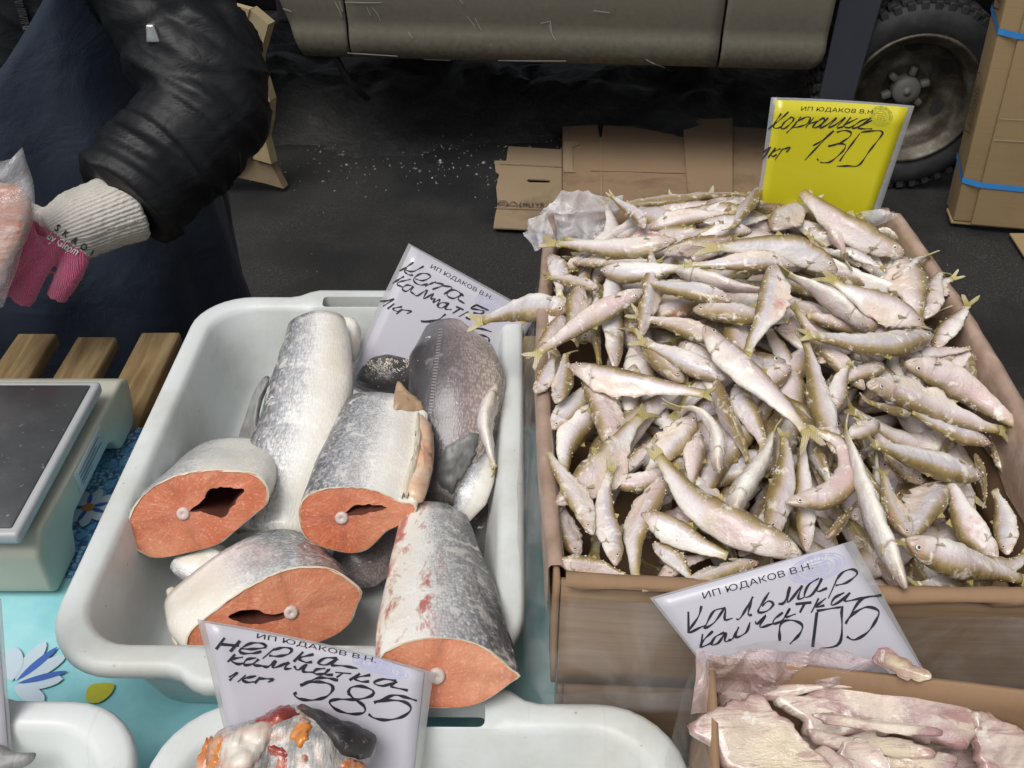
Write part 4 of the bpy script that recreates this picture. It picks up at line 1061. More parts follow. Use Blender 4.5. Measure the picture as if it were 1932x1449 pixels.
# ------------------------------------------------------------------ bag in the seller's hands
nb = V((.12, -.9, .42)).normalized(); cb = piy(20, 430, 1.035)
def bagpt(x, y, d=0.0): return pip(x, y, cb, nb) + nb * d
BG = thing('salmon_bag', bagpt(0, 580), 'clear plastic bag holding pink salmon steak in the gloved hands', 'bag')
v, f, at = slab([bagpt(x, y, .006) for x, y in ((-150, 360), (-60, 335), (0, 344), (40, 352), (62, 378), (66, 400), (60, 428), (42, 466), (20, 505), (0, 540), (-60, 550), (-140, 500))], .022, nb, .004, 3, 10, 60, .8, rag=.003)
mk('salmon_steak', v, f, MT['steak_pink'], BG, attrs=at)
bo = [(-170, 330), (-60, 300), (0, 304), (30, 296), (50, 277), (62, 330), (70, 365), (71, 400), (58, 445), (40, 500), (20, 546), (2, 580), (-60, 585), (-150, 540)]
v, f, at = slab([bagpt(x, y, .006) for x, y in bo], .034, nb, .006, 8, 10, 56, .2, .006, 26); mk('plastic', v, f, MT['film_bag'], BG, attrs=at)

# ================================================================== salmon
rf0 = random.Random(5)
FZ = ZTR + .006
def chunk(name, label, cv, face, dors, zc, nrm, back, zb, bs, cavity=None, bone=None, mat='salmon_skin', blood=0.0, K=12, bulge=.05, group='cut salmon chunks in the tray', sag=0.0, parent=None):
    face = [cv(*p) for p in face]; nrm = V(nrm).normalized()
    mx = sum(p[0] for p in face) / len(face); my = sum(p[1] for p in face) / len(face)
    C = pix(mx, my, zc); P = closed_resample([pip(x, y, C, nrm) for x, y in face], 64); C = sum(P, V((0, 0, 0))) / 64
    B = pix(*cv(*back), zb); ax = B - C; dd = (pip(*cv(*dors), C, nrm) - C); dn = dd.normalized(); ext = max((p - C).dot(dn) for p in P); exm = -min((p - C).dot(dn) for p in P)
    axn = ax.normalized(); q = nrm.rotation_difference(-axn)
    root = thing(name, V((C.x + ax.x * .5, C.y + ax.y * .5, min(C.z, B.z) - .05)), label, 'salmon', group)
    rings, at = [], []
    for k in range(K + 1):
        t = k / K; s = (1 + (bs - 1) * t) * (1 + bulge * math.sin(math.pi * t)); qq = q.copy(); from_q = V((0, 0, 0))
        rot = Matrix.Identity(3).to_quaternion().slerp(q, min(1, t * 1.6))
        if k == 0: s = .985
        row = []
        for p in P:
            o = p - C; w = rot @ o; r = C + ax * t + w * s + V((0, 0, -sag * math.sin(math.pi * t)))
            if k: r += w.normalized() * .003 * fbm(r, 14, 5)
            row.append(r); v_ = o.dot(dn); at.append((.5 + .5 * (v_ / ext if v_ > 0 else v_ / exm), t, blood))
        rings.append(row)
    v, f = loft(rings, False, False)
    # rear cut closes the piece
    bc = len(v); v.append(sum(rings[-1], V((0, 0, 0))) / 64 + axn * .004); at.append((.4, 1, 0)); nb_ = K * 64
    f += [(nb_ + j, nb_ + (j + 1) % 64, bc) for j in range(64)]
    mk('skin', v, f, MT[mat], root, attrs=at)
    rim_o = [C + (p - C) * .985 + nrm * .0001 for p in P]; rim_i = [C + (p - C) * .955 + nrm * .0012 + (p - C).normalized() * .0016 * nz(p, 150) for p in P]
    v, f = loft([rim_o, rim_i], False, False); mk('skin_edge', v, f, MT['salmon_rim'], root)
    fo = [C + (p - C) * .972 + nrm * .0004 for p in P]; holes = []
    if cavity:
        hp = closed_resample([pip(*cv(*p), C, nrm) + nrm * .001 for p in cavity], 40)
        hc = sum(hp, V((0, 0, 0))) / 40; hp = [p + (p - hc).normalized() * .0022 * nz(p, 170, 3) for p in hp]; holes = [hp]
    bm = bmesh.new(); E = []
    for lp in [fo] + holes:
        vv = [bm.verts.new(p) for p in lp]; E += [bm.edges.new((vv[i], vv[(i + 1) % len(vv)])) for i in range(len(vv))]
    bmesh.ops.triangle_fill(bm, edges=E, use_beauty=True)
    bmesh.ops.subdivide_edges(bm, edges=list(bm.edges), cuts=2, use_grid_fill=True)
    bmesh.ops.subdivide_edges(bm, edges=list(bm.edges), cuts=1, use_grid_fill=True)
    bm.verts.index_update(); fv = [x.co.copy() for x in bm.verts]; ff = []
    for q_ in bm.faces:
        ii = tuple(x.index for x in q_.verts); nn = (fv[ii[1]] - fv[ii[0]]).cross(fv[ii[2]] - fv[ii[0]]); ff.append(ii if nn.dot(nrm) > 0 else tuple(reversed(ii)))
    bm.free()
    fv = [p + nrm * .0012 * fbm(p, 60, 2) for p in fv]
    bq = pip(*cv(*bone), C, nrm) if bone else C; sn = nrm.cross(dn); rimr = [.001] * 64
    for p in closed_resample(P, 256): th_ = math.atan2((p - C).dot(sn), (p - C).dot(dn)); k_ = int((th_ + math.pi) / (2 * math.pi) * 63.999); rimr[k_] = max(rimr[k_], (p - C).length)
    rimr = [max(rimr[i - 1], rimr[i], rimr[(i + 1) % 64]) for i in range(64)]
    fat = []
    for p in fv:
        r_ = p - bq; a_ = r_.dot(dn); b_ = r_.dot(sn); g1 = math.exp(-((b_ + .003 * nz(p, 80)) / .0035) ** 2) * (1 if a_ > 0 else .0); g2 = math.exp(-((a_ + .004 * nz(p, 60)) / .004) ** 2) * min(1, abs(b_) / .02) * .8
        rmax = max(1e-6, (p - C).length); ang_ = math.atan2(r_.dot(sn), r_.dot(dn)) / 6.2832 + .5; th_ = math.atan2((p - C).dot(sn), (p - C).dot(dn)); rim_ = rimr[int((th_ + math.pi) / (2 * math.pi) * 63.999)]; fat.append((ang_, min(1, rmax / rim_), min(1, g1 * .6 + g2 * .7)))
    fac = mk('cut_face', fv, ff, MT['salmon_flesh'], root, attrs=fat)
    if cavity:
        d2 = axn if cavity else axn; r2 = [[hc + (p - hc) * s + d2 * d for p in hp] for s, d in ((1.0, -.0002), (.97, .012), (.93, .04), (.75, .07))]
        v, f = loft(r2, False, True); f = [tuple(reversed(x)) for x in f]; mk('cavity', v, f, MT['cavity'], root)
    if bone:
        b = pip(*cv(*bone), C, nrm); s1 = dn; s2 = nrm.cross(dn)
        rr_ = [[b + (s1 * math.cos(a) + s2 * math.sin(a)) * r + nrm * h for a in [2 * math.pi * i / 16 for i in range(16)]] for r, h in ((.0062, -.002), (.006, .0025), (.0045, .0034), (.0018, .0034), (.0012, .0026))]
        v, f = loft(rr_, False, True); mk('backbone', v, f, MT['bone'], root)
    return root, C, ax, rings
c5 = crop(200, 540, .42797); c6 = crop(240, 1000, .55901)
chunk('salmon_chunk', 'salmon chunk leaning on the left tray wall, dark cavity in its orange face', c5,
      [(52, 1115), (82, 1068), (92, 1030), (120, 965), (190, 893), (300, 832), (430, 806), (560, 808), (650, 818), (700, 850), (724, 905), (714, 962), (655, 1012), (560, 1092), (495, 1140), (350, 1180), (220, 1202), (145, 1174), (92, 1138)], (50, 1115), .848, (.02, -.86, .50), (520, 800), .80, .82,
      [(368, 992), (400, 965), (430, 940), (450, 905), (490, 885), (570, 888), (620, 895), (585, 925), (560, 965), (520, 1018), (470, 1008), (420, 992)], (342, 1001), bulge=.05)
chunk('salmon_chunk', 'middle salmon chunk with slit belly flap and small cavity, on top of the pile', c5,
      [(845, 985), (868, 932), (930, 897), (1010, 882), (1120, 885), (1200, 900), (1260, 925), (1300, 948), (1368, 958), (1366, 1002), (1300, 1052), (1240, 1082), (1200, 1122), (1150, 1165), (1080, 1180), (1000, 1166), (920, 1140), (872, 1105), (850, 1050)], (842, 1020), .852, (-.05, -.87, .48), (1235, 545), .845, .80,
      [(1058, 1006), (1088, 972), (1130, 958), (1200, 965), (1245, 974), (1180, 994), (1110, 1006)], (1040, 1020), bulge=.05)
chunk('salmon_chunk', 'salmon chunk with blood-streaked skin behind the sockeye price sign', c6,
      [(835, 455), (860, 415), (920, 381), (1000, 362), (1060, 360), (1150, 371), (1220, 400), (1270, 440), (1300, 468), (1332, 492), (1296, 518), (1240, 560), (1180, 590), (1100, 602), (1000, 598), (905, 572), (845, 520)], (1332, 490), .888, (.05, -.82, .56), (1030, -50), .838, .56,
      None, (1045, 491), blood=1.0, bulge=.08)
chunk('salmon_chunk', 'salmon chunk with torn pale belly, partly hidden by the sockeye price sign', c6,
      [(190, 385), (206, 340), (255, 298), (350, 225), (440, 170), (530, 130), (610, 118), (690, 126), (750, 160), (798, 206), (782, 252), (760, 310), (715, 350), (655, 378), (550, 405), (410, 432), (290, 440), (220, 430)], (798, 206), .826, (.22, -.82, .52), (395, 145), .80, .95,
      [(345, 292), (385, 271), (430, 270), (490, 284), (538, 274), (532, 292), (480, 310), (410, 316)], (553, 277), bulge=.04)
# belly flap of the middle chunk and rags on the torn one
def flapstrip(pts, z, w, nrm, label, mat, cat='salmon', thick=.012):
    c = catmull([pix(*p, zz) for p, zz in zip(pts, z)], 18); v, f = tube(c, [w * math.sin(math.pi * (.12 + .8 * i / 17)) ** .6 for i in range(18)], 10, nrm, thick / w); return v, f
mid = [o for o in bpy.data.objects if o.name.startswith('salmon_chunk') and 'middle' in o.get('label', '')][0]
mskin = [o for o in mid.children if o.name.startswith('skin') and 'edge' not in o.name][0]; mb = bvh_of(mskin)
drape_on(mid, mb, c5, (1400, 800), .84, 'belly_flap', [(1375, 560), (1410, 575), (1440, 640), (1446, 750), (1428, 860), (1398, 950), (1372, 1000), (1335, 985), (1318, 950), (1345, 880), (1378, 740), (1385, 640)], .007, 'belly_flesh', rag=.06, seed=3.)
drape_on(mid, mb, c5, (1360, 700), .85, 'belly_edge', [(1378, 560), (1392, 620), (1384, 740), (1352, 880), (1318, 955), (1300, 945), (1330, 860), (1358, 740), (1366, 620)], .005, 'membrane', lift=.005, rag=.5, seed=4., fq=160)
drape_on(mid, mb, c5, (1320, 500), .86, 'pelvic_fin', [(1266, 540), (1276, 450), (1290, 418), (1330, 462), (1385, 510), (1402, 545), (1340, 552), (1300, 545)], .004, 'fin_tan', lift=.003, rag=.15, seed=5.)
torn = [o for o in bpy.data.objects if 'torn pale belly' in o.get('label', '')][0]
for k, pts in enumerate([[(130, 200), (160, 190), (170, 240), (145, 235)], [(150, 350), (172, 345), (175, 395), (158, 385)], [(160, 255), (190, 262), (185, 330), (165, 320)]]):
    v, f, at = pslab([c6(*p) for p in pts], .80 + .004 * k, .008, wob=.004, seed=k + 2., n=20, rings=4); mk('torn_membrane', v, f, MT['membrane'], torn, attrs=at)

def fishbody(name, label, spine, hw, thick, nrm, dside, mat, endcut=True, blood=0.0, n=28, group='cut salmon chunks in the tray', cat='salmon', attsc=1.0, parent=None, vbias=0.0):
    c = catmull(spine, 30); m = len(hw) - 1; fr = frames(c, V(nrm).normalized()); rings, at = [], []
    for i, p in enumerate(c):
        t = i / 29 * m; k = min(m - 1, int(t)); h = hw[k] + (hw[k + 1] - hw[k]) * (t - k); tt, s, u = fr[i]; row = []
        for j in range(n):
            a = 2 * math.pi * j / n; r = p + s * (h * math.cos(a)) + u * (h * thick * math.sin(a)); r += (r - p).normalized() * .004 * fbm(r, 12, 3) if h > .01 else V((0, 0, 0))
            row.append(r); at.append((.5 + .5 * dside * math.cos(a) * attsc + vbias, i / 29, blood))
        rings.append(row)
    v, f = loft(rings)
    if parent is not None: return mk(name, v, f, MT[mat], parent, attrs=at)
    root = thing(name, base_of(v), label, cat, group); mk('skin', v, f, MT[mat], root, attrs=at)
    return root, c, fr
def P5(x, y, z): return pix(*c5(x, y), z)
S = 1.05 / 1850 * .428
rB, cB, fB = fishbody('salmon_piece', 'long silver salmon body leaning on the back wall of the tray, next to the handle', [P5(925, 172, .872), P5(925, 330, .862), P5(875, 600, .838), P5(810, 850, .815), P5(770, 1010, .80), P5(750, 1100, .79)], [.034, .041, .045, .049, .052, .05, .046], .66, (-.1, -.4, .9), -1, 'salmon_skin', vbias=-.02)
v, f, at = pslab([c5(1030, 155), c5(1080, 148), c5(1125, 190), c5(1118, 260), c5(1085, 330), c5(1050, 260)], .845, .03, wob=.004); mk('belly_lobe', v, f, MT['salmon_skin'], rB, attrs=[(.1, .5, .15)] * len(v))
rD, cD, fD = fishbody('salmon_piece', 'dark purplish salmon body with a dotted lateral line against the price sign', [P5(1495, 185, .868), P5(1530, 330, .862), P5(1545, 480, .852), P5(1530, 660, .828), P5(1480, 850, .80), P5(1450, 950, .79)], [.024, .046, .052, .049, .04, .028], .62, (.05, -.4, .9), -1, 'salmon_dark')
dv, df = [], []
for i in range(2, 60, 2):                    # pale dashes of the lateral line
    t = .02 + i / 60 * .62; k = t * 29; a = int(k); p = cD[a].lerp(cD[a + 1], k - a); tt, s, u = fD[a]; h = .05
    q = pip(*c5(1478 - 14 * i / 60 * 3.5, 190 + 385 * i / 60 * 1.0), p + u * .029, u) + u * .0036
    bx = box(-.0022, .0022, -.0009, .0009, -.0003, .0003); mt = Matrix((s, tt, u)).transposed(); b = len(dv)
    dv += [mt @ x + q for x in bx[0]]; df += [tuple(b + j for j in x) for x in bx[1]]
# keep the dashes on the skin
skD = [o for o in rD.children if o.name.startswith('skin')][0]
bvh = BVHTree.FromPolygons([V(p.co) + root_loc(skD) for p in skD.data.vertices], [tuple(p.vertices) for p in skD.data.polygons])
nv = []
for i in range(0, len(dv), 8):
    c = sum(dv[i:i + 8], V((0, 0, 0))) / 8; h = bvh.ray_cast(CAM, (c - CAM).normalized()); sh_ = (h[0] + h[1] * .0003 - c) if h[0] else V((0, 0, 0)); nv += [p + sh_ for p in dv[i:i + 8]]
mk('lateral_line', nv, df, MT['line_pale'], rD, smooth=False)
# tail fin rag and lower pieces
drape_on(rD, bvh, c5, (1540, 780), .83, 'tail_fin', [(1450, 840), (1485, 740), (1520, 690), (1600, 655), (1640, 700), (1600, 800), (1545, 880), (1512, 915)], .0025, 'fin_grey', lift=.002, rag=.5, seed=6.)
fishbody('salmon_piece', 'slim pale salmon strip wedged against the right tray wall', [P5(1685, 740, .842), P5(1650, 840, .838), P5(1600, 950, .825), P5(1555, 1045, .81)], [.004, .013, .016, .007], .45, (.2, -.4, .9), -1, 'salmon_skin', vbias=-.1)
v, f, at = pslab([c5(1110, 420), c5(1140, 350), c5(1175, 318), c5(1240, 308), c5(1310, 315), c5(1345, 340), c5(1350, 420), c5(1300, 450), c5(1180, 450)], .812, .024, V((0, -.5, .85)), wob=.006, n=48, edge=.3, wsc=30)
rI = thing('salmon_piece', base_of(v), 'frosted black fish back behind the middle chunk, at the foot of the sign', 'salmon', 'cut salmon chunks in the tray'); ski = mk('skin', v, f, MT['salmon_dark'], rI, attrs=[(.75 + .2 * (1 - a[0]), a[0], 0) for a in at]); ib = bvh_of(ski)
fv_, ff_ = [], []
for _ in range(800):
    x_, y_ = rf0.uniform(1140, 1345), 318 + abs(rf0.gauss(0, 34)); h = ib.ray_cast(CAM, ray(*c5(x_, y_)).normalized())
    if not h[0]: continue
    r_ = rf0.uniform(.0003, .0009)
    if nz(h[0], 160, 2) < -.05: continue
    p = h[0]; b = len(fv_)
    fv_ += [p + V((r_, 0, 0)), p - V((r_, 0, 0)), p + V((0, r_, 0)), p - V((0, r_, 0)), p + V((0, 0, r_)), p - V((0, 0, r_))]
    ff_ += [(b + x, b + y, b + z) for x, y, z in ((0, 2, 4), (2, 1, 4), (1, 3, 4), (3, 0, 4), (2, 0, 5), (1, 2, 5), (3, 1, 5), (0, 3, 5))]
tag(mk('frost', fv_, ff_, MT['frost'], rI, smooth=False), kind='stuff')
v, f, at = pslab([c5(580, 680), c5(620, 560), c5(680, 420), c5(715, 392), c5(722, 420), c5(690, 500), c5(670, 600), c5(668, 690), c5(640, 690)], .80, .008, V((-.3, -.5, .8)), wob=.003)
o = mk('salmon_fin', v, f, MT['fin_grey'], loc=base_of(v), attrs=at); tag(o, 'grey fin sticking out beside the long silver salmon body', 'fish fin')
fishbody('salmon_piece', 'silver salmon underside lying low beneath the middle chunk', [P5(640, 1080, .775), P5(780, 1110, .785), P5(930, 1140, .785), P5(1010, 1180, .775)], [.02, .038, .036, .016], .7, (0, -.3, 1), 1, 'salmon_skin')
fishbody('salmon_piece', 'dark-backed salmon piece at the bottom, between the two front chunks', [P5(1020, 1230, .765), P5(1100, 1200, .775), P5(1180, 1150, .775), P5(1210, 1080, .765)], [.02, .036, .034, .018], .7, (0, -.3, 1), 1, 'salmon_dark', vbias=.2)
fishbody('salmon_piece', 'dark salmon skin lying along the right wall, below the pale strip', [P5(1560, 1240, .765), P5(1650, 1080, .77), P5(1690, 900, .77), P5(1700, 720, .775)], [.02, .04, .04, .02], .6, (0, -.3, 1), 1, 'salmon_dark', vbias=.3)
fishbody('salmon_piece', 'yellowish salmon belly peeking out under the left chunk', [P5(320, 1215, .80), P5(350, 1235, .80), P5(420, 1240, .795), P5(520, 1200, .785)], [.01, .018, .03, .02], .7, (0, -.3, 1), -1, 'salmon_skin', vbias=-.3)

# ================================================================== price signs
HDR = None
def sign(name, label, lam, paper, Pt, nrm, mat, strokes, cv, hdr, stamp, bend=0.0, pw=.0022, stampmat='stamp_ink', thick=.0006, extra_down=0.0, bendpow=2):
    nrm = V(nrm).normalized(); O = Pt
    rt = (pip(*lam[1], O, nrm) - pip(*lam[0], O, nrm)).normalized(); dn = nrm.cross(rt) * -1
    L3 = [pip(*p, O, nrm) for p in lam]; a_s = [(p - O).dot(rt) for p in L3]; am = sum(a_s) / len(a_s); hw = max(abs(a - am) for a in a_s)
    def bendf(p, off):
        a = ((p - O).dot(rt) - am) / hw; return p + nrm * (bend * abs(a) ** bendpow + off)
    if extra_down:
        for l in (lam, paper): pass
    def quad(c4_, off, th, nx=14, ny=10):
        q = [pip(*p, O, nrm) for p in c4_]
        if extra_down: q[2] = q[2] + (q[2] - q[1]).normalized() * extra_down; q[3] = q[3] + (q[3] - q[0]).normalized() * extra_down
        v = []
        for j in range(ny + 1):
            for i in range(nx + 1):
                s, t = i / nx, j / ny; v.append(bendf(q[0].lerp(q[1], s).lerp(q[3].lerp(q[2], s), t), off))
        f = [(j * (nx + 1) + i, j * (nx + 1) + i + 1, (j + 1) * (nx + 1) + i + 1, (j + 1) * (nx + 1) + i) for j in range(ny) for i in range(nx)]
        n0 = (v[1] - v[0]).cross(v[nx + 1] - v[0]);  f = f if n0.dot(nrm) > 0 else [tuple(reversed(x)) for x in f]
        return sheet(v, f, th, -nrm)
    v, f = quad(lam, 0, .0005); root = thing(name, base_of(v), label, 'price sign', 'laminated price signs')
    mk('lamination', v, f, MT['lamination'], root)
    v, f = quad(paper, .0009, .0004); mk('paper', v, f, MT[mat], root)
    mf = lambda x, y: bendf(pip(*cv(x, y), O, nrm), .0012)
    inkstroke(root, 'handwriting', strokes[0], mf, pw, 'ink', nrm)
    if len(strokes) > 1: inkstroke(root, 'handwritten_price', strokes[1], mf, pw * 1.15, 'ink', nrm)
    if hdr:
        a, b, up = hdr; tv, tf = text_mesh('ИП ЮДАКОВ В.Н.')
        A_, B_ = pip(*cv(*a), O, nrm), pip(*cv(*b), O, nrm); U_ = pip(*cv(a[0] + up[0], a[1] + up[1]), O, nrm) - A_
        hh = max(p.y for p in tv); tv = [bendf(A_.lerp(B_, p.x) + U_ * (p.y / hh), .0013) for p in tv]
        if tf:
            q = tf[0]; nn = (tv[q[1]] - tv[q[0]]).cross(tv[q[2]] - tv[q[0]])
            if nn.dot(nrm) < 0: tf = [tuple(reversed(x)) for x in tf]
        mk('printed_header', tv, tf, MT['print_ink'], root, smooth=False)
    if stamp:
        (sx, sy), e1, e2 = stamp; rings = []
        for k in (1, .86, .55):
            rings.append([(sx + k * (e1[0] * math.cos(t) + e2[0] * math.sin(t)), sy + k * (e1[1] * math.cos(t) + e2[1] * math.sin(t))) for t in [i * .3307 for i in range(20)]])
        for h in (-.3, -.1, .1, .3): rings.append([(sx + e1[0] * x + e2[0] * h, sy + e1[1] * x + e2[1] * h) for x in (-.4, -.2, 0, .2, .4)])
        for i in range(34):
            t = i * 2 * math.pi / 34; rings.append([(sx + k * (e1[0] * math.cos(t) + e2[0] * math.sin(t)), sy + k * (e1[1] * math.cos(t) + e2[1] * math.sin(t))) for k in (.68, .78)])
        inkstroke(root, 'stamp', rings, lambda x, y: bendf(pip(*cv(x, y), O, nrm), .00105), .0011, stampmat, nrm)
    return root
cK = crop(680, 440, .16563); cY = crop(1420, 170, .17947); cL = crop(1220, 1020, .26915); cN = crop(370, 1150, .24327)
kw = [[(605, 330), (525, 385), (445, 430)], [(722, 375), (600, 435), (510, 420)], [(525, 395), (500, 430), (545, 470), (600, 478)],
      [(625, 520), (710, 540), (795, 500), (770, 465), (690, 460), (612, 510), (620, 560), (690, 590), (765, 575)],
      [(860, 550), (800, 575), (735, 602)], [(840, 560), (945, 588), (820, 640)], [(925, 595), (1045, 620), (950, 695)], [(1175, 715), (1090, 650), (1020, 655), (985, 705), (1060, 742), (1165, 690), (1110, 745), (1185, 800)],
      [(497, 490), (430, 530), (368, 570)], [(572, 525), (445, 555), (420, 585), (480, 612)], [(605, 605), (530, 590), (478, 630), (520, 662), (605, 612), (572, 660), (610, 692)],
      [(610, 692), (650, 712), (760, 645), (720, 745), (835, 685), (800, 745), (850, 745)], [(855, 742), (830, 790), (905, 755), (868, 825)], [(1010, 800), (925, 790), (880, 830), (930, 850), (1010, 800), (965, 860), (1040, 868)],
      [(1090, 835), (1175, 872)], [(1135, 858), (1050, 912)], [(1232, 890), (1118, 950)], [(1335, 940), (1200, 955), (1250, 982)], [(222, 772), (300, 770), (385, 745), (258, 832)], [(388, 800), (308, 862)], [(475, 835), (370, 860), (420, 890), (460, 880)], [(480, 862), (410, 920)], [(470, 870), (585, 890), (530, 914)]]
kp = [[(1330, 812), (1255, 855), (1330, 868), (1405, 890), (1380, 915), (1285, 905)], [(1320, 815), (1460, 882)], [(972, 920), (870, 990), (690, 1000), (780, 1012), (860, 1035)], [(1085, 1000), (900, 1080)], [(1495, 1122), (1350, 1085), (1225, 1112)], [(1340, 1150), (1450, 1185), (1462, 1230), (1380, 1272)]]
sign('price_sign', 'white price sign handwritten with КЕТА standing behind the salmon pieces', [(771, 459), (1012, 592), (898, 792), (664, 680)], [(776, 465), (1010, 596), (905, 792), (677, 680)], pix(700, 690, .815), (.05, -.85, .52), 'paper_white', [kw, kp], cK, ((795, 395), (1490, 760), (22, -42)), ((1480, 810), (160, 75), (-55, 100)), pw=.002, extra_down=.03)
yw = [[(370, 215), (260, 310), (150, 390)], [(290, 230), (210, 350), (225, 385), (290, 375)], [(400, 270), (320, 330), (290, 390), (345, 380), (425, 300), (400, 270)], [(500, 270), (430, 360), (345, 440)], [(440, 330), (560, 275), (602, 290), (560, 350), (460, 380), (420, 380)],
      [(640, 280), (550, 390)], [(590, 345), (690, 320)], [(740, 285), (670, 330), (625, 385), (685, 378), (752, 310), (740, 285)], [(790, 285), (702, 388), (765, 368), (880, 285), (792, 385), (862, 362), (970, 280), (880, 390), (945, 380)], [(1030, 280), (930, 395)], [(1100, 290), (960, 368), (1010, 392), (1060, 360)],
      [(1210, 290), (1130, 320), (1042, 390), (1095, 385), (1240, 285)], [(1250, 308), (1110, 385), (1135, 400), (1250, 398)], [(90, 640), (180, 580), (85, 710)], [(230, 590), (150, 692)], [(285, 600), (190, 640), (200, 682), (245, 660)], [(310, 600), (225, 717)], [(290, 615), (390, 590), (345, 640)]]
yp = [[(630, 580), (720, 530), (850, 422)], [(850, 422), (700, 570), (545, 730)], [(880, 440), (960, 420), (1030, 440), (1010, 490), (880, 570), (790, 582), (900, 560), (970, 570), (950, 630), (830, 740), (760, 760), (708, 755)], [(675, 715), (690, 738)], [(1120, 450), (1010, 600), (910, 742)], [(1130, 440), (1170, 430), (1330, 415), (1355, 440), (1340, 470), (1220, 630), (1110, 780), (1000, 790), (880, 795)]]
sign('price_sign', 'yellow price sign handwritten with КОРЮШКА 130 at the back of the smelt carton', [(1453, 181), (1722, 197), (1648, 424), (1424, 404)], [(1462, 186), (1711, 200), (1634, 424), (1429, 404)], V((.35, 1.0, .97)), (-.02, -.99, .12), 'paper_yellow', [yw, yp], cY, ((500, 205), (1275, 245), (8, -42)), ((1340, 270), (115, 10), (-10, 105)), bend=.006, stampmat='stamp_ink_green', extra_down=.06, pw=.0017)
lw = [[(290, 495), (292, 645)], [(382, 455), (360, 530), (290, 640), (380, 602), (412, 590)], [(552, 470), (470, 490), (412, 590), (402, 612), (470, 572), (547, 472), (545, 550), (600, 540)], [(625, 545), (655, 538), (742, 390)], [(740, 388), (708, 512), (735, 515)], [(855, 358), (778, 490), (840, 490), (885, 442), (850, 420), (805, 455)],
      [(920, 440), (962, 428), (1000, 318)], [(1000, 320), (985, 430), (1085, 310)], [(1085, 310), (1058, 402), (1100, 395)], [(1205, 260), (1130, 310), (1102, 390), (1160, 372), (1225, 260), (1190, 352), (1262, 330)], [(1342, 240), (1270, 402)], [(1318, 285), (1370, 220), (1440, 198), (1472, 230), (1400, 290), (1320, 312)],
      [(390, 650), (375, 747)], [(462, 630), (400, 690), (378, 742), (462, 708)], [(542, 640), (480, 670), (450, 725), (500, 712), (552, 640), (545, 702), (590, 690)], [(570, 692), (602, 680), (642, 600)], [(642, 600), (622, 672), (692, 640), (722, 568)], [(722, 570), (692, 647)], [(760, 560), (772, 582), (832, 518), (790, 602), (880, 580)],
      [(952, 500), (890, 550), (888, 580), (950, 552), (1002, 470), (970, 532), (1042, 510)], [(1040, 442), (1152, 430)], [(1102, 440), (1070, 502)], [(1202, 400), (1150, 502)], [(1252, 400), (1180, 462), (1242, 450)], [(1382, 360), (1310, 400), (1290, 450), (1350, 422), (1422, 358), (1382, 420), (1500, 400), (1642, 378)]]
lp = [[(930, 700), (930, 600), (962, 560), (1030, 558), (1087, 590), (1070, 650), (1000, 722)], [(1190, 500), (1160, 742)], [(1188, 490), (1350, 465), (1362, 490), (1350, 710), (1210, 757)], [(1640, 380), (1500, 410), (1390, 580)], [(1390, 565), (1450, 505), (1540, 462), (1622, 490), (1600, 560), (1540, 642), (1450, 692), (1398, 668)]]
sign('price_sign', 'white price sign handwritten with КАЛЬМАР 205 tilted between the smelt and squid cartons', [(1226, 1128), (1610, 1020), (1730, 1240), (1322, 1250)], [(1234, 1130), (1590, 1026), (1724, 1240), (1326, 1250)], V((.2, .424, .95)), (.0, -.80, .60), 'paper_white', [lw, lp], cL, ((398, 405), (1165, 192), (-14, -44)), ((1190, 190), (195, -55), (-20, -88)), pw=.0017, extra_down=.035)
nw = [[(235, 190), (170, 277)], [(350, 220), (275, 302)], [(210, 240), (342, 260)], [(352, 282), (440, 290), (542, 280), (520, 250), (430, 245), (348, 290), (370, 320), (460, 322), (512, 310)], [(612, 290), (520, 367)], [(590, 305), (680, 285), (742, 300), (720, 335), (640, 352), (570, 345)], [(832, 320), (758, 397)], [(912, 340), (800, 370), (850, 402), (900, 400)],
      [(1092, 370), (1000, 370), (948, 410), (1010, 422), (1102, 375), (1050, 422), (1140, 430), (1252, 450)], [(312, 325), (255, 382)], [(372, 350), (280, 365), (330, 402), (382, 395)], [(472, 360), (400, 370), (378, 410), (440, 407), (492, 370), (450, 412), (520, 425)], [(520, 425), (560, 432), (622, 385)], [(622, 385), (600, 442), (722, 400)], [(722, 400), (690, 447), (742, 450)], [(762, 430), (790, 462), (862, 418), (830, 472), (920, 480)],
      [(1002, 450), (930, 460), (918, 490), (990, 492), (1032, 455), (1000, 497), (1062, 500)], [(1080, 480), (1202, 490)], [(1142, 485), (1090, 522)], [(1272, 490), (1190, 542)], [(1352, 500), (1230, 525), (1280, 552), (1342, 550)], [(1552, 540), (1450, 530), (1378, 560), (1450, 582), (1562, 545), (1510, 582), (1642, 610)],
      [(265, 500), (325, 470), (268, 527)], [(392, 490), (330, 542)], [(472, 500), (370, 520), (400, 547), (452, 545)], [(502, 510), (458, 557)], [(490, 520), (597, 530), (560, 552)]]
npz = [[(1102, 545), (1030, 528), (950, 525), (880, 552), (808, 582)], [(808, 582), (920, 555), (1030, 570), (1062, 610), (1010, 670), (900, 697), (800, 685), (760, 650), (782, 640)], [(1180, 640), (1200, 600), (1280, 588), (1372, 620), (1360, 660), (1250, 690), (1100, 690), (1035, 712), (1090, 770), (1200, 802), (1302, 790), (1302, 740), (1220, 680), (1180, 640)], [(1712, 685), (1620, 662), (1540, 650), (1450, 682), (1380, 712)], [(1380, 712), (1500, 690), (1620, 700), (1667, 750), (1600, 812), (1480, 842), (1380, 830), (1338, 800)]]
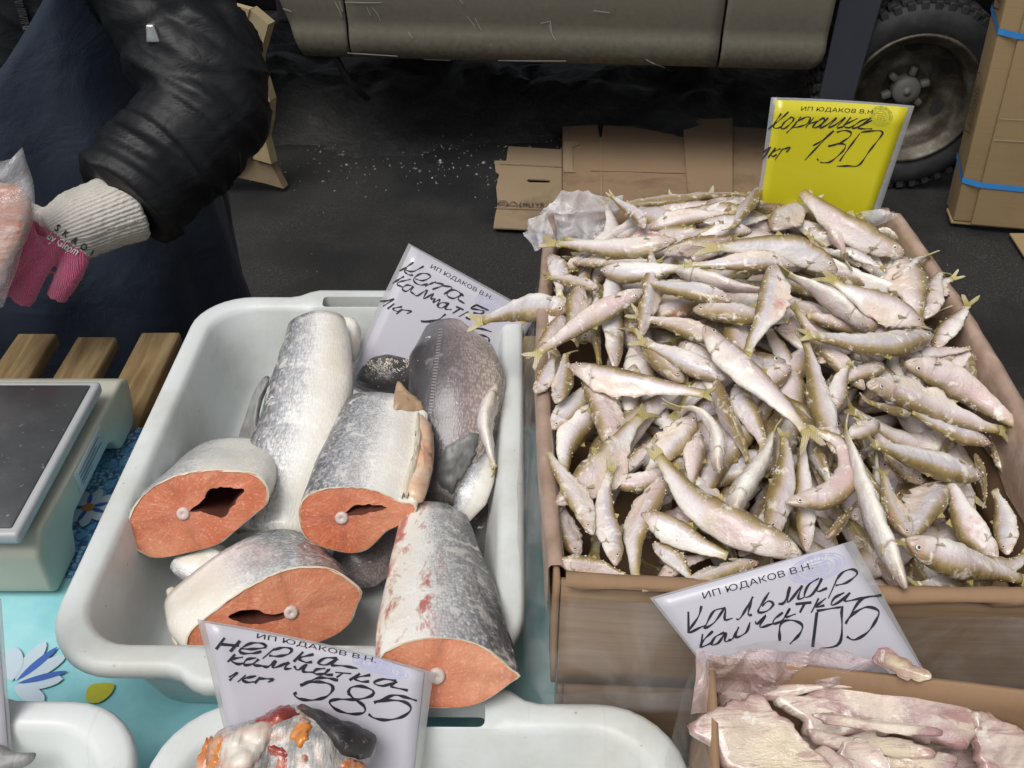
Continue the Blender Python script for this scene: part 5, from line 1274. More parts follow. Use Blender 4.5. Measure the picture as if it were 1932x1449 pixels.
sign('price_sign', 'white price sign handwritten with НЕРКА 585 standing in the sockeye tray', [(378, 1159), (818, 1264), (790, 1470), (432, 1410)], [(392, 1166), (800, 1264), (778, 1470), (440, 1410)], V((-.14, .408, .86)), (.10, -.86, .5), 'paper_white', [nw, npz], cN, ((475, 205), (1395, 405), (6, -38)), ((1430, 440), (215, 60), (-10, 55)), bend=.010, pw=.002, extra_down=.02, bendpow=2.5)
sign('price_sign', 'plain back edge of a white laminated sign in the tray with the dark tail', [(-260, 1090), (2, 1130), (22, 1412), (-250, 1420)], [(-255, 1096), (-6, 1136), (15, 1408), (-245, 1414)], V((-.46, .40, .84)), (.15, -.88, .44), 'paper_white', [[[(-200, 1180), (-160, 1240)], [(-140, 1180), (-190, 1215)]]], lambda x, y: (x, y), None, None, extra_down=.02)

# ================================================================== smelt carton
def carton(name, label, o, U, W, z0, z1, t=.004, mats=('card_wood', 'card_box', 'card_box', 'card_box'), bulge=(0, 0, 0, 0), top=False, root=None):
    c = o + U * .5 + W * .5; R_ = root or thing(name, V((c.x, c.y, z0)), label, 'carton')
    cs = [o, o + U, o + U + W, o + W]
    for k in range(4):
        a, b = cs[k], cs[(k + 1) % 4]; d = (b - a); nn = V((d.y, -d.x, 0)).normalized(); nx, ny = 24, 6; v = []
        gap = d.normalized() * (t + .0006) if k % 2 == 0 else V((0, 0, 0)); a2, b2 = a + gap, b - gap
        for j in range(ny + 1):
            for i in range(nx + 1):
                s, h = i / nx, j / ny; p = a2.lerp(b2, s); bu = bulge[k] * math.sin(math.pi * s) * (.4 + .6 * h) + .0012 * nz((p.x, p.y, h * .2), 12, k)
                v.append(V((p.x, p.y, z0 + (z1 - z0) * h + (.0015 * nz((p.x, p.y, 0), 20, 2) if j == ny else 0))) + nn * bu)
        f = [(j * (nx + 1) + i, j * (nx + 1) + i + 1, (j + 1) * (nx + 1) + i + 1, (j + 1) * (nx + 1) + i) for j in range(ny) for i in range(nx)]
        v, f = sheet(v, f, t, -nn); mk('wall', v, f, MT[mats[k]], R_)
    ins = (U.normalized() + W.normalized()) * (t + .001)
    zz = z1 if top else z0
    q = [p for p in (o + ins, o + U + W.normalized() * (t + .001) - U.normalized() * (t + .001), o + U + W - ins, o + W + U.normalized() * (t + .001) - W.normalized() * (t + .001))]
    v, f = prism([V((p.x, p.y, z0 + .0005)) for p in q], V((0, 0, .003))); mk('bottom', v, f, MT['card_box'], R_, smooth=False)
    if top: v, f = prism([V((p.x, p.y, z1 - .004)) for p in q], V((0, 0, .003))); mk('lid', v, f, MT['card_box'], R_, smooth=False)
    return R_
ZB1 = ZTR + .1155; ZB2 = .97
BO, BU, BW = V((.030, .460, 0)), V((.392, -.016, 0)), V((.016, .565, 0))
carton('carton', 'closed brown carton underneath the smelt carton', BO + V((.006, .004, 0)), BU * .98, BW * .98, ZTR + .0005, ZB1 - .001, mats=('card_wood',) * 4, top=True)
SB = carton('carton', 'open wood-patterned carton heaped with smelt, wrapped in clear film', BO, BU, BW, ZB1, ZB2, bulge=(.004, .010, .003, .012))
def ring_pt(s, t_out, z):
    """point round the carton wall: s in 0..4 by side"""
    cs = [BO, BO + BU, BO + BU + BW, BO + BW]; k = int(s) % 4; a, b = cs[k], cs[(k + 1) % 4]; d = b - a; nn = V((d.y, -d.x, 0)).normalized(); fr_ = s - int(s)
    p = a.lerp(b, fr_); return V((p.x, p.y, z)) + nn * (t_out + (.004, .010, .003, .012)[k] * math.sin(math.pi * fr_))
def liner(s0, s1, name, din=.035, dout=.02, mat='liner'):
    n = int((s1 - s0) * 34); v = []
    prof = [(.0032, -dout), (.0035, -dout * .5), (.0036, .0), (.002, .0035), (-.002, .0045), (-.006, .0035), (-.0085, -.002), (-.009, -din * .4), (-.0095, -din)]
    for i in range(n + 1):
        s = s0 + (s1 - s0) * i / n
        for k, (o_, dz) in enumerate(prof):
            w = .0022 * nz((s * 9, k * .5, 0), 1, 3) + .0012 * nz((s * 30, k, 0), 1, 5)
            e = (.008 * nz((s * 12, 0, 0), 1, 8)) if k in (0, len(prof) - 1) else 0
            v.append(ring_pt(min(s, s1 - 1e-6), o_ + abs(w) * (1 if k < 4 else -1), ZB2 + dz + .3 * w + e))
    m = len(prof); f = [(i * m + k, i * m + k + 1, (i + 1) * m + k + 1, (i + 1) * m + k) for i in range(n) for k in range(m - 1)]
    mk(name, v, f, MT[mat], SB)
liner(3.02, 3.98, 'inner_liner', .05, .05); liner(.02, .985, 'inner_liner', .02, .002, 'card_box'); liner(1.02, 1.98, 'inner_liner', .06, .006); liner(2.02, 2.7, 'inner_liner', .03, .006)
def wrap():
    v = []; ss = [3.10 + .9 * i / 44 for i in range(45)] + [4.0 + .96 * i / 44 for i in range(1, 45)]
    prof = [(.006, .0), (.008, -.025), (.010, -.05), (.013, -.075), (.017, -.095), (.019, -.108), (.017, -.119), (.010, -.1245), (-.003, -.1255)]
    for s in ss:
        q = s if s < 4 else s - 4
        corner = max(0, 1 - abs(s - 4.0) / .10)
        for k, (o_, dz) in enumerate(prof):
            p = ring_pt(min(q, q if q != int(q) else q + 1e-5), o_, ZB2 - .014 + dz * .93)
            if corner: p += V((-.006, -.006, 0)) * corner * (k / 8)
            p += V((0, 0, .004)) * nz((s * 14, k * .4, 0), 1, 2); p += V((1, 1, 0)) * .004 * nz((s * 10, k * .7, 0), 1, 6)
            p.z = max(p.z, ZB1 - .011); v.append(p)
    m = len(prof); f = [(i * m + k, i * m + k + 1, (i + 1) * m + k + 1, (i + 1) * m + k) for i in range(len(ss) - 1) for k in range(m - 1)]
    mk('clear_film', v, f, MT['film'], SB)
wrap()
def crumple(name, pts, z, nrm, amp, seed, mat, parent, n=26):
    """open crumpled sheet filling a traced four-sided patch"""
    nrm = V(nrm).normalized(); q = [pix(*p, zz) for p, zz in zip(pts, z)]; v = []
    for j in range(n + 1):
        for i in range(n + 1):
            s, t = i / n, j / n; p = q[0].lerp(q[1], s).lerp(q[3].lerp(q[2], s), t)
            r1 = 1 - 2 * abs(nz(p, 30, seed)); r2 = 1 - 2 * abs(nz(p, 70, seed + 3))
            p = p + nrm * amp * (r1 + .5 * r2) + V((nz(p, 40, seed + 6), nz(p, 40, seed + 8), 0)) * amp * .8; v.append(p)
    m = n + 1; f = [(j * m + i, j * m + i + 1, (j + 1) * m + i + 1, (j + 1) * m + i) for j in range(n) for i in range(n)]
    return mk(name, v, f, MT[mat], parent, smooth=False if amp > .006 else True)
crumple('crumpled_film', [(1042, 400), (1170, 385), (1160, 440), (1050, 470)], [.98, .985, .955, .95], (.2, -.7, .5), .005, 1, 'film_cloudy', SB)
crumple('crumpled_film', [(1012, 412), (1060, 365), (1175, 378), (1165, 402)], [.975, 1.0, 1.0, .985], (0, -.3, 1), .006, 4, 'film_cloudy', SB)
crumple('crumpled_film', [(984, 440), (1040, 392), (1055, 470), (1012, 476)], [.96, .99, .965, .95], (-.6, -.3, .7), .006, 7, 'film_cloudy', SB)
crumple('crumpled_film', [(1610, 408), (1668, 398), (1690, 412), (1650, 430)], [.975, .985, .985, .965], (0, -.3, 1), .004, 9, 'film_cloudy', SB)

# ------------------------------------------------------------------ smelt
BI = Matrix(((BU.x, BW.x), (BU.y, BW.y))).inverted()
def heap(p):
    from mathutils import Vector as VV
    d = VV((p.x - BO.x, p.y - BO.y)); u, w = BI @ d
    e = max(0, min(1, u)); g_ = max(0, min(1, w))
    h = -.008 + .056 * math.exp(-((e - .45) / .36) ** 2 - ((g_ - .66) / .34) ** 2)
    h -= .050 * max(0, min(1, (e - .62) / .3)) * max(0, min(1, (.62 - g_) / .35)) - .0
    h += .016 * max(0, (g_ - .72) / .28) - .012 * max(0, (.25 - g_) / .25)
    return ZB2 + h
def on_heap(x, y, lay):
    z = ZB2
    for _ in range(7): p = pix(x, y, z); z = .5 * z + .5 * (heap(p) + lay)
    return pix(x, y, z)
EYE = None
def eye_mesh():
    n = 12; rings = [[V((r * math.cos(2 * math.pi * j / n), r * math.sin(2 * math.pi * j / n), z)) for j in range(n)] for r, z in ((1, -.1), (.97, .15), (.8, .34), (.5, .46), (.2, .5))]
    v, f = loft(rings, False, True); me = bpy.data.meshes.new('eye'); me.from_pydata([tuple(p) for p in v], [], f); me.materials.append(MT['eye'])
    for p in me.polygons: p.use_smooth = True
    return me
EYE = eye_mesh()
PROFILE = [(0, .14), (.025, .32), (.06, .48), (.10, .62), (.15, .74), (.195, .83), (.205, .79), (.26, .92), (.34, 1.0), (.44, .98), (.54, .90), (.64, .76), (.74, .60), (.84, .44), (.92, .33), (.965, .30), (1, .33)]
def prof(u):
    for (a, x), (b, y) in zip(PROFILE, PROFILE[1:]):
        if u <= b: t = (u - a) / (b - a); t = t * t * (3 - 2 * t); return x + (y - x) * t
    return PROFILE[-1][1]
CRUMB = []
LBL = {'s': ('pale smelt with olive back lying on its side in the heap', 'smelt lying on their side'), 'g': ('gutted smelt with ragged open belly in the heap', 'gutted smelt'), 'u': ('smelt lying belly down showing its olive back in the heap', 'smelt showing their backs'), 'b': ('smelt turned white belly up in the heap', 'smelt belly up')}
rf = random.Random(21)
def where(p, w, L, style):
    q = BI @ Vector((p.x - BO.x, p.y - BO.y)); u, t = q.x, q.y
    look = {'s': 'pale side-lying smelt', 'g': 'gutted ragged-bellied smelt', 'u': 'smelt showing its olive back', 'b': 'white belly-up smelt'}[style]
    size = 'broad ' if w > .036 else ('slim ' if w < .024 else '')
    if t > .8: pl = 'by the crumpled film corner' if u < .3 else ('at the foot of the yellow sign' if u > .55 else 'along the back wall of the carton')
    elif t < .2: pl = 'against the front wall left of the КАЛЬМАР sign' if u < .45 else 'just behind the КАЛЬМАР sign'
    elif u < .2: pl = 'along the carton wall beside the salmon tray'
    elif u > .78: pl = 'along the carton wall facing the open asphalt'
    elif t > .5: pl = 'on the crest of the heap'
    else: pl = 'on the heap slope below the crest'
    return size + look + ' ' + pl
def smelt(pts, w, dors, style, nrm=None, seed=0, label=None, group=True, tailfin=True):
    """pts: 3-D spine, snout first; w: body depth in metres; dors: +1/-1 side of the olive back"""
    rr_ = random.Random(seed * 7 + 1); N = 27; NR = 16; c = catmull(pts, N)
    Ltot = sum((c[i + 1] - c[i]).length for i in range(N - 1)); w = min(w, Ltot * .30)
    ph, am = rr_.uniform(0, 6.28), rr_.uniform(.04, .16) * w; sd_ = (c[-1] - c[0]).cross(V((0, 0, 1))).normalized()
    c = [p + sd_ * am * math.sin(ph + 5.2 * i / (N - 1)) + V((0, 0, 1)) * am * .5 * math.sin(ph * 2 + 4 * i / (N - 1)) for i, p in enumerate(c)]
    if nrm is None: nrm = (V((0, 0, 1)) * .62 + (CAM - c[N // 2]).normalized() * .6).normalized()
    roll = {'s': rr_.uniform(-22, 22), 'g': rr_.uniform(-15, 35), 'u': rr_.uniform(62, 100), 'b': rr_.uniform(-100, -62)}[style]
    th = rr_.uniform(.54, .64); fr = frames(c, nrm); rings, at, DL = [], [], []
    for i, p in enumerate(c):
        u = i / (N - 1); h = prof(u) * w * .5; t, s, n_ = fr[i]
        h *= 1 + .09 * nz((u * 7, seed * 1.3, 0), 1) * (1 if .1 < u < .95 else .3)
        d = (s * dors * math.cos(R(roll)) + n_ * math.sin(R(roll))).normalized(); l = t.cross(d).normalized()
        if l.dot(n_) < 0: l = -l
        DL.append((d, l, h)); row = []
        hd = min(1, u / .2)
        gut = style == 'g' and .18 < u < .68
        for j in range(NR):
            a = 2 * math.pi * j / NR; ca, sa = math.cos(a), math.sin(a)
            hx = h * th * (1.05 if u < .2 else 1.0) * abs(sa) ** (.9) * (1 if sa >= 0 else -1); hy = h * ca * (1.0 if ca > 0 else 1.06)
            gm = 0.0
            if ca < -.05:
                k = min(1, (-ca - .05) / .5)
                if gut:
                    e = math.sin(math.pi * (u - .18) / .5) ** .5; rag = 1 + .30 * e * k + .42 * e * k * nz((u * 26, seed, sa * .7), 1, 2)
                    hy *= rag; hx *= 1 - .55 * k * e; hx += (-h * .22 * k * e if sa > 0 else -h * .05 * k * e); gm = min(1, k * 1.5) * e if sa > -.2 else k * e
                elif style != 'u': hx *= 1 - .18 * k
            q = p + d * hy + l * hx; q += (d * nz(q, 90, seed) + l * nz(q, 90, seed + 5)) * h * .13 + (d * (abs(ca) > .8) * (1 if ca > 0 else -1)) * .0016 * abs(nz(q, 330, seed + 2)) * min(1, u * 6)
            row.append(q); at.append((.5 + .5 * ca, u, gm))
        rings.append(row)
    v, f = loft(rings)
    lab = label or (where(c[N // 2], w, Ltot, style) if seed < 300 else LBL[style][0] + (', buried under others' if seed < 538 else ', half covered')); root = thing('smelt', base_of(v), lab, 'fish', 'smelt in and around the carton')
    b = mk('body', v, f, MT['smelt'], root, attrs=at)
    for _ in range(60 if seed < 400 else 12):
        fi = rr_.choice(f[:(N - 1) * NR])
        if nz(v[fi[0]], 45, 3) < -.05: continue
        k = [rr_.random() for _ in range(4)]; sm = sum(k); CRUMB.append((sum((v[x] * (y / sm) for x, y in zip(fi, k)), V((0, 0, 0))), rr_.uniform(.0003, .00085) * (1.6 if rr_.random() < .06 else 1)))
    # tail fin, forked
    if tailfin and rr_.random() > .12:
        d, l, h = DL[-1]; t = fr[-1][0]; p = c[-1]; L = w * rr_.uniform(.42, .85); sp = rr_.uniform(.3, .9) * w * .5
        o2 = [(0, .95), (.30, 1.1 * sp / (w * .17)), (.75, 2.9), (1.0, 3.3), (.98, 2.6), (.7, 1.1), (.52, .0), (.7, -1.1), (.98, -2.5), (1.04, -3.2), (.75, -2.8), (.30, -1.2), (0, -.95)]
        o2 = [(0, h * .9), (.35, h * 1.2), (.8, sp * .95), (1.0, sp * 1.05), (.97, sp * .68), (.72, sp * .30), (.5, 0), (.72, -sp * .3), (.95, -sp * .68), (1.05, -sp * 1.05), (.8, -sp * .95), (.35, -h * 1.2), (0, -h * .9)]
        bend_ = rr_.uniform(-.55, .55) * L
        poly = [p + t * (L * a - h * .4) + d * (b_ + w * .03 * nz((a * 9, b_ * 300, seed), 1)) + l * bend_ * a * a for a, b_ in o2]
        tv = [q + l * .0006 for q in poly] + [q - l * .0006 for q in poly]; n = len(poly)
        fan = [(6, 5, 4), (6, 8, 7)]
        tf = [(0, 1, 12), (1, 11, 12), (1, 6, 11), (1, 5, 6), (1, 2, 5), (2, 4, 5), (2, 3, 4), (6, 7, 11), (7, 10, 11), (7, 8, 10), (8, 9, 10)]
        tf = [tuple(reversed(x)) for x in tf] + [tuple(n + i for i in x) for x in tf] + [(i, (i + 1) % n, n + (i + 1) % n, n + i) for i in range(n)]
        mk('tail_fin', tv, tf, MT['smelt_fin'], root, attrs=[(0, a, 0) for a, _ in o2] * 2, smooth=False)
    # a dorsal and a belly fin
    k = int(.52 * (N - 1)); d, l, h = DL[k]; t = fr[k][0]
    fv = [c[k] + d * h * .92 - t * w * .18, c[k] + d * h * 1.32 + t * w * .1 + l * .001, c[k] + d * h * .9 + t * w * .22]; fv = [q + l * .0006 for q in fv] + [q - l * .0006 for q in fv]
    tri = [(0, 1, 2), (5, 4, 3), (0, 3, 4, 1), (1, 4, 5, 2), (2, 5, 3, 0)]
    mk('dorsal_fin', fv, tri, MT['smelt_fin'], root, attrs=[(0, .3, 0)] * 6, smooth=False)
    if seed < 400:
        k2 = int(.22 * (N - 1)); d, l, h = DL[k2]; t = fr[k2][0]
        pv = [c[k2] - d * h * .45 + l * h * th * .90, c[k2] - d * h * .66 + l * h * th * .93 + t * w * .30, c[k2] - d * h * .8 + l * h * th * .72 + t * w * .2]
        mk('pectoral_fin', [q + l * .001 for q in pv] + [q - l * .0004 for q in pv], tri, MT['smelt_fin'], root, attrs=[(0, 1, 0)] * 6, smooth=False)
    # eyes on both cheeks
    ke = .085 * (N - 1); k = int(ke); d, l, h = DL[k]; d1, l1, h1 = DL[k + 1]; p = c[k].lerp(c[k + 1], ke - k); h = h + (h1 - h) * (ke - k); r = w * .094
    for s in (1, -1):
        e = bpy.data.objects.new('eye', EYE); link(e); e.parent = root
        z = l * s; x = fr[k][0]; y = z.cross(x).normalized(); x = y.cross(z)
        e.matrix_local = Matrix.Translation(p + d * h * .28 + l * (s * h * th * .90) - root_loc(root)) @ Matrix((x, y, z)).transposed().to_4x4() @ Matrix.Diagonal((r, r, r * .8, 1))
    return root
c7 = crop(980, 340, .54525)
# snout ... tail in the photograph's own order of visibility, (width, back side, style, layer)
T = [
 ([(425, 168), (400, 110), (318, 58)], 42, 1, 's', .022), ([(450, 165), (560, 135), (725, 118)], 58, -1, 'g', .012), ([(828, 30), (795, 85), (735, 160)], 62, 1, 's', .022), ([(690, 195), (722, 110), (735, 60)], 40, 1, 'u', .006),
 ([(1325, 255), (1110, 140), (970, 55)], 92, -1, 's', .026), ([(1084, 125), (1092, 190), (1115, 260)], 84, 1, 'b', .012), ([(885, 172), (930, 125), (1000, 75)], 85, 1, 'g', .010), ([(805, 180), (690, 185), (590, 205)], 52, 1, 's', .014),
 ([(545, 205), (350, 238), (125, 222)], 72, 1, 's', .020), ([(322, 650), (332, 430), (342, 215)], 74, -1, 's', .006), ([(425, 540), (452, 350), (457, 235)], 58, 1, 's', .016), ([(285, 308), (400, 318), (570, 305)], 72, -1, 's', .020),
 ([(185, 282), (330, 288), (480, 280)], 48, -1, 'g', .010), ([(432, 380), (270, 460), (75, 600)], 76, 1, 's', .026), ([(535, 325), (690, 345), (870, 385)], 84, -1, 'b', .018), ([(730, 420), (570, 385), (440, 340)], 70, 1, 's', .020),
 ([(600, 448), (760, 468), (930, 480)], 98, -1, 's', .014), ([(955, 298), (780, 285), (600, 288)], 64, 1, 'g', .022), ([(500, 255), (620, 222), (740, 195)], 52, 1, 's', .012), ([(1100, 315), (940, 240), (680, 232)], 92, -1, 's', .020),
 ([(884, 288), (852, 450), (800, 600)], 88, -1, 'g', .030), ([(1205, 512), (1075, 410), (930, 325)], 112, 1, 'b', .018), ([(1392, 520), (1220, 420), (1095, 340)], 112, -1, 's', .020), ([(1345, 270), (1350, 390), (1380, 490)], 118, 1, 'g', .014),
 ([(1290, 340), (1370, 290), (1410, 265)], 60, 1, 'b', .012), ([(1395, 480), (1440, 370), (1462, 320)], 64, 1, 's', .014), ([(1400, 405), (1470, 355), (1500, 340)], 52, 1, 's', .008), ([(1440, 585), (1510, 480), (1545, 435)], 62, 1, 's', .010),
 ([(1432, 532), (1230, 572), (1010, 540)], 96, 1, 's', .026), ([(1330, 612), (1450, 592), (1555, 575)], 48, 1, 's', .010), ([(710, 565), (560, 505), (425, 478)], 66, 1, 's', .014), ([(570, 700), (460, 590), (400, 520)], 108, 1, 'g', .006),
 ([(715, 690), (560, 615), (435, 568)], 74, 1, 's', .014), ([(648, 508), (800, 680), (985, 860)], 108, 1, 's', .032), ([(925, 1115), (1060, 1090), (1135, 1010), (1115, 915), (1030, 872)], 84, -1, 's', .026), ([(1110, 960), (1040, 760), (985, 555)], 80, 1, 's', .020),
 ([(1185, 730), (1060, 570), (955, 450)], 64, 1, 's', .008), ([(1075, 800), (1110, 710), (1138, 640)], 56, -1, 's', .014), ([(175, 640), (360, 695), (640, 738)], 90, 1, 'g', .026), ([(128, 772), (152, 690), (165, 605)], 78, -1, 'g', .020),
 ([(55, 735), (90, 680), (120, 615)], 66, 1, 's', .012), ([(112, 862), (185, 775), (260, 700)], 84, -1, 's', .006), ([(318, 925), (285, 800), (235, 685)], 98, 1, 's', .014), ([(400, 640), (388, 750), (380, 870)], 72, 1, 's', .002),
 ([(125, 1120), (320, 950), (430, 820)], 112, 1, 'g', .014), ([(262, 770), (190, 880), (150, 1010)], 94, 1, 's', .002), ([(255, 1225), (165, 1055), (108, 940)], 68, 1, 's', .024), ([(322, 1335), (305, 1150), (312, 1010)], 78, -1, 's', .020),
 ([(355, 1015), (430, 935), (465, 895)], 40, 1, 's', .008), ([(325, 1048), (420, 1040), (540, 1000)], 88, -1, 's', .008), ([(600, 810), (530, 920), (440, 1020)], 92, 1, 'g', .004), ([(702, 1015), (682, 890), (610, 795), (560, 790)], 88, -1, 'b', .022),
 ([(690, 690), (725, 830), (785, 970)], 88, 1, 'u', .006), ([(750, 710), (800, 820), (840, 920)], 74, 1, 's', .004), ([(745, 1185), (800, 1020), (870, 875)], 122, -1, 'b', .016), ([(620, 860), (600, 960), (600, 1060)], 104, 1, 's', .000),
 ([(970, 1300), (640, 1130), (478, 965)], 124, -1, 's', .032), ([(418, 1160), (560, 1225), (720, 1300)], 88, 1, 's', .020), ([(510, 1015), (405, 1200), (410, 1380)], 90, 1, 's', .014), ([(885, 1240), (905, 1060), (915, 890)], 88, 1, 's', .014),
 ([(990, 1285), (985, 1060), (978, 905)], 62, 1, 's', .008), ([(1020, 890), (1042, 970), (1065, 1060)], 84, 1, 'u', .002), ([(1330, 1410), (1255, 1210), (1180, 1020), (1120, 880)], 108, -1, 'b', .034), ([(1345, 1240), (1290, 1120), (1262, 1020)], 90, 1, 'g', .014),
 ([(1595, 1012), (1400, 975), (1225, 915)], 88, 1, 's', .026), ([(1632, 918), (1500, 862), (1360, 800)], 78, 1, 's', .024), ([(1392, 812), (1300, 795), (1215, 765)], 80, 1, 's', .016), ([(1205, 722), (1400, 765), (1655, 855)], 98, -1, 'g', .030),
 ([(1335, 640), (1540, 722), (1730, 842)], 98, -1, 's', .036), ([(1255, 635), (1195, 665), (1130, 700)], 64, 1, 's', .010), ([(1235, 830), (1180, 870), (1110, 905)], 60, 1, 's', .008), ([(1575, 610), (1562, 690), (1590, 760)], 64, 1, 'u', .006),
 ([(1520, 595), (1450, 640), (1380, 690)], 58, 1, 's', .004), ([(1350, 600), (1310, 670), (1330, 730)], 54, 1, 'u', .002), ([(1480, 1050), (1400, 1150), (1330, 1250)], 104, 1, 's', .008), ([(1645, 1315), (1560, 1190), (1470, 1040)], 112, 1, 's', .014),
 ([(1695, 1300), (1680, 1190), (1640, 1070)], 66, 1, 's', .006), ([(1335, 1245), (1490, 1310), (1740, 1385)], 112, -1, 's', .026), ([(1575, 945), (1605, 1040), (1615, 1100)], 44, 1, 'u', .012), ([(1560, 1345), (1690, 1330), (1745, 1295)], 66, 1, 's', .012),
 ([(830, 1330), (650, 1372), (480, 1402)], 84, 1, 'g', .018), ([(470, 1250), (530, 1310), (600, 1385)], 62, 1, 's', .010), ([(132, 1310), (250, 1335), (365, 1372)], 58, 1, 's', .018), ([(100, 1160), (150, 1085), (200, 1030)], 74, 1, 's', .002),
 ([(110, 255), (135, 330), (150, 400)], 62, 1, 's', .008), ([(225, 372), (190, 440), (165, 520)], 96, -1, 'g', .024), ([(270, 372), (175, 350), (105, 338)], 48, 1, 's', .014), ([(470, 178), (570, 182), (660, 172)], 64, 1, 'g', .006),
 ([(1125, 235), (1190, 270), (1250, 300)], 54, 1, 's', .014), ([(1310, 200), (1270, 180), (1215, 190)], 66, 1, 'b', .010), ([(1000, 170), (1050, 200), (1120, 210)], 60, 1, 's', .004), ([(1180, 300), (1130, 260), (1060, 250)], 70, 1, 'b', .006),
 ([(1290, 250), (1240, 260), (1170, 235)], 80, 1, 'b', .004), ([(640, 150), (740, 135), (860, 130)], 52, 1, 's', .010), ([(250, 250), (180, 300), (110, 330)], 60, 1, 's', .002), ([(1250, 470), (1150, 500), (1000, 470)], 70, 1, 's', .004),
 ([(1450, 700), (1500, 640), (1560, 560)], 60, 1, 's', .002), ([(560, 560), (640, 640), (690, 760)], 80, 1, 's', .002), ([(1050, 640), (1110, 560), (1190, 520)], 70, 1, 's', .002), ([(930, 640), (860, 700), (800, 800)], 80, 1, 's', .000),
 ([(90, 560), (120, 640), (100, 760)], 70, 1, 's', -.004), ([(470, 1130), (520, 1050), (560, 930)], 80, 1, 's', -.004), ([(700, 1180), (640, 1080), (560, 1000)], 90, 1, 's', -.004), ([(1180, 1180), (1120, 1080), (1060, 1010)], 90, 1, 's', .000), ([(1060, 1240), (1120, 1180), (1160, 1120)], 80, 1, 'u', .004), ([(1400, 1050), (1300, 960), (1200, 850)], 80, 1, 's', .002), ([(200, 1300), (160, 1200), (130, 1100)], 76, 1, 's', -.002), ([(480, 1380), (560, 1330), (640, 1300)], 70, 1, 's', .000), ([(760, 1300), (820, 1220), (860, 1140)], 80, 1, 's', .000), ([(1640, 1380), (1500, 1395), (1380, 1400)], 80, 1, 's', .004), ([(1700, 1040), (1660, 960), (1640, 880)], 66, 1, 's', -.006), ([(250, 560), (220, 490), (225, 400)], 84, 1, 's', -.002), ([(150, 470), (110, 540), (60, 600)], 70, -1, 'g', .0), ([(90, 420), (120, 480), (190, 560)], 66, 1, 's', -.006),
]
UNIQ = {34: 'smelt bent into a tight hook shape in the middle of the heap', 68: 'smelt with its tail reaching over the right edge of the carton', 20: 'gutted smelt pointing its snout upright on top of the heap', 62: 'long white-bellied smelt dropping towards the КАЛЬМАР sign', 0: 'thin curled smelt tail standing up by the crumpled plastic film', 4: 'olive-bottomed smelt leaning on the yellow sign, tail up', 33: 'large olive-edged smelt lying diagonally across the centre of the heap'}
for i, (pp, w, dors, st, layh) in enumerate(T):
    P3 = [on_heap(*c7(x, y), layh) for x, y in pp]; m_ = P3[len(P3) // 2]
    wm = w * .54525 * (m_ - CAM).length / F * 1.02
    # snout and tail dip or rise with the neighbours they rest on
    if st == 's' and i % 4 == 2 and i not in UNIQ: st = 'g'
    smelt(P3, wm, dors, st, seed=i + 1, label=UNIQ.get(i))
# covered layers of the heap that show through the gaps
k = 0
while k < 186:
    u, w_ = rf.uniform(.06, .94), rf.uniform(.05, .95)
    if k >= 138 and k % 2: u, w_ = (rf.uniform(.80, .93), rf.uniform(.3, .95)) if k % 4 == 1 else (rf.uniform(.1, .9), rf.uniform(.82, .95))
    c = BO + BU * u + BW * w_; a = rf.uniform(0, 6.28); L = rf.uniform(.11, .15)
    d = V((math.cos(a), math.sin(a), 0)); p0, p1 = c - d * L / 2, c + d * L / 2
    ok = True
    for p in (p0, p1):
        q = BI @ Vector((p.x - BO.x, p.y - BO.y))
        if not (.035 < q.x < .965 and .03 < q.y < .97): ok = False
    if not ok: continue
    lyr = (-.016 - .016 * (k % 3)) if k < 138 else -.003 - .005 * rf.random(); s = V((-d.y, d.x, 0)) * rf.uniform(-.02, .02)
    P3 = [p0, c + s, p1]
    for p in P3: p.z = max(ZB1 + .02, heap(p) + lyr + rf.uniform(-.004, .004))
    smelt(P3, rf.uniform(.023, .03), rf.choice((1, -1)), rf.choice('sssgub'), V((0, -.2, 1)).normalized(), seed=400 + k); k += 1
# strays on the salmon tray
cQ = lambda x, y: (x, y)
smelt([pix(1082, 575, .985), pix(1000, 582, .965), pix(915, 605, .93)], .028, 1, 's', seed=301, label='smelt hanging out over the salmon tray, tail across the КЕТА sign')
smelt([pix(945, 722, .868), pix(912, 790, .862), pix(925, 850, .85), pix(938, 885, .842)], .030, -1, 'b', seed=302, label='single pale smelt lying in the salmon tray by its right wall')
# frost crumbs
cv_, cf_ = [], []
for p, r in CRUMB:
    b = len(cv_); j = [rf.uniform(.6, 1.4) * r for _ in range(6)]
    p = p + V((0, 0, .0004))
    cv_ += [p + V((j[0], 0, 0)), p - V((j[1], 0, 0)), p + V((0, j[2], 0)), p - V((0, j[3], 0)), p + V((0, 0, j[4])), p - V((0, 0, j[5]))]
    cf_ += [(b + x, b + y, b + z) for x, y, z in ((0, 2, 4), (2, 1, 4), (1, 3, 4), (3, 0, 4), (2, 0, 5), (1, 2, 5), (3, 1, 5), (0, 3, 5))]
o = mk('frost_crumbs', cv_, cf_, MT['frost'], loc=(.23, .74, .9), smooth=False); tag(o, 'tiny frost crumbs sprinkled over the smelt heap', 'frost', kind='stuff')

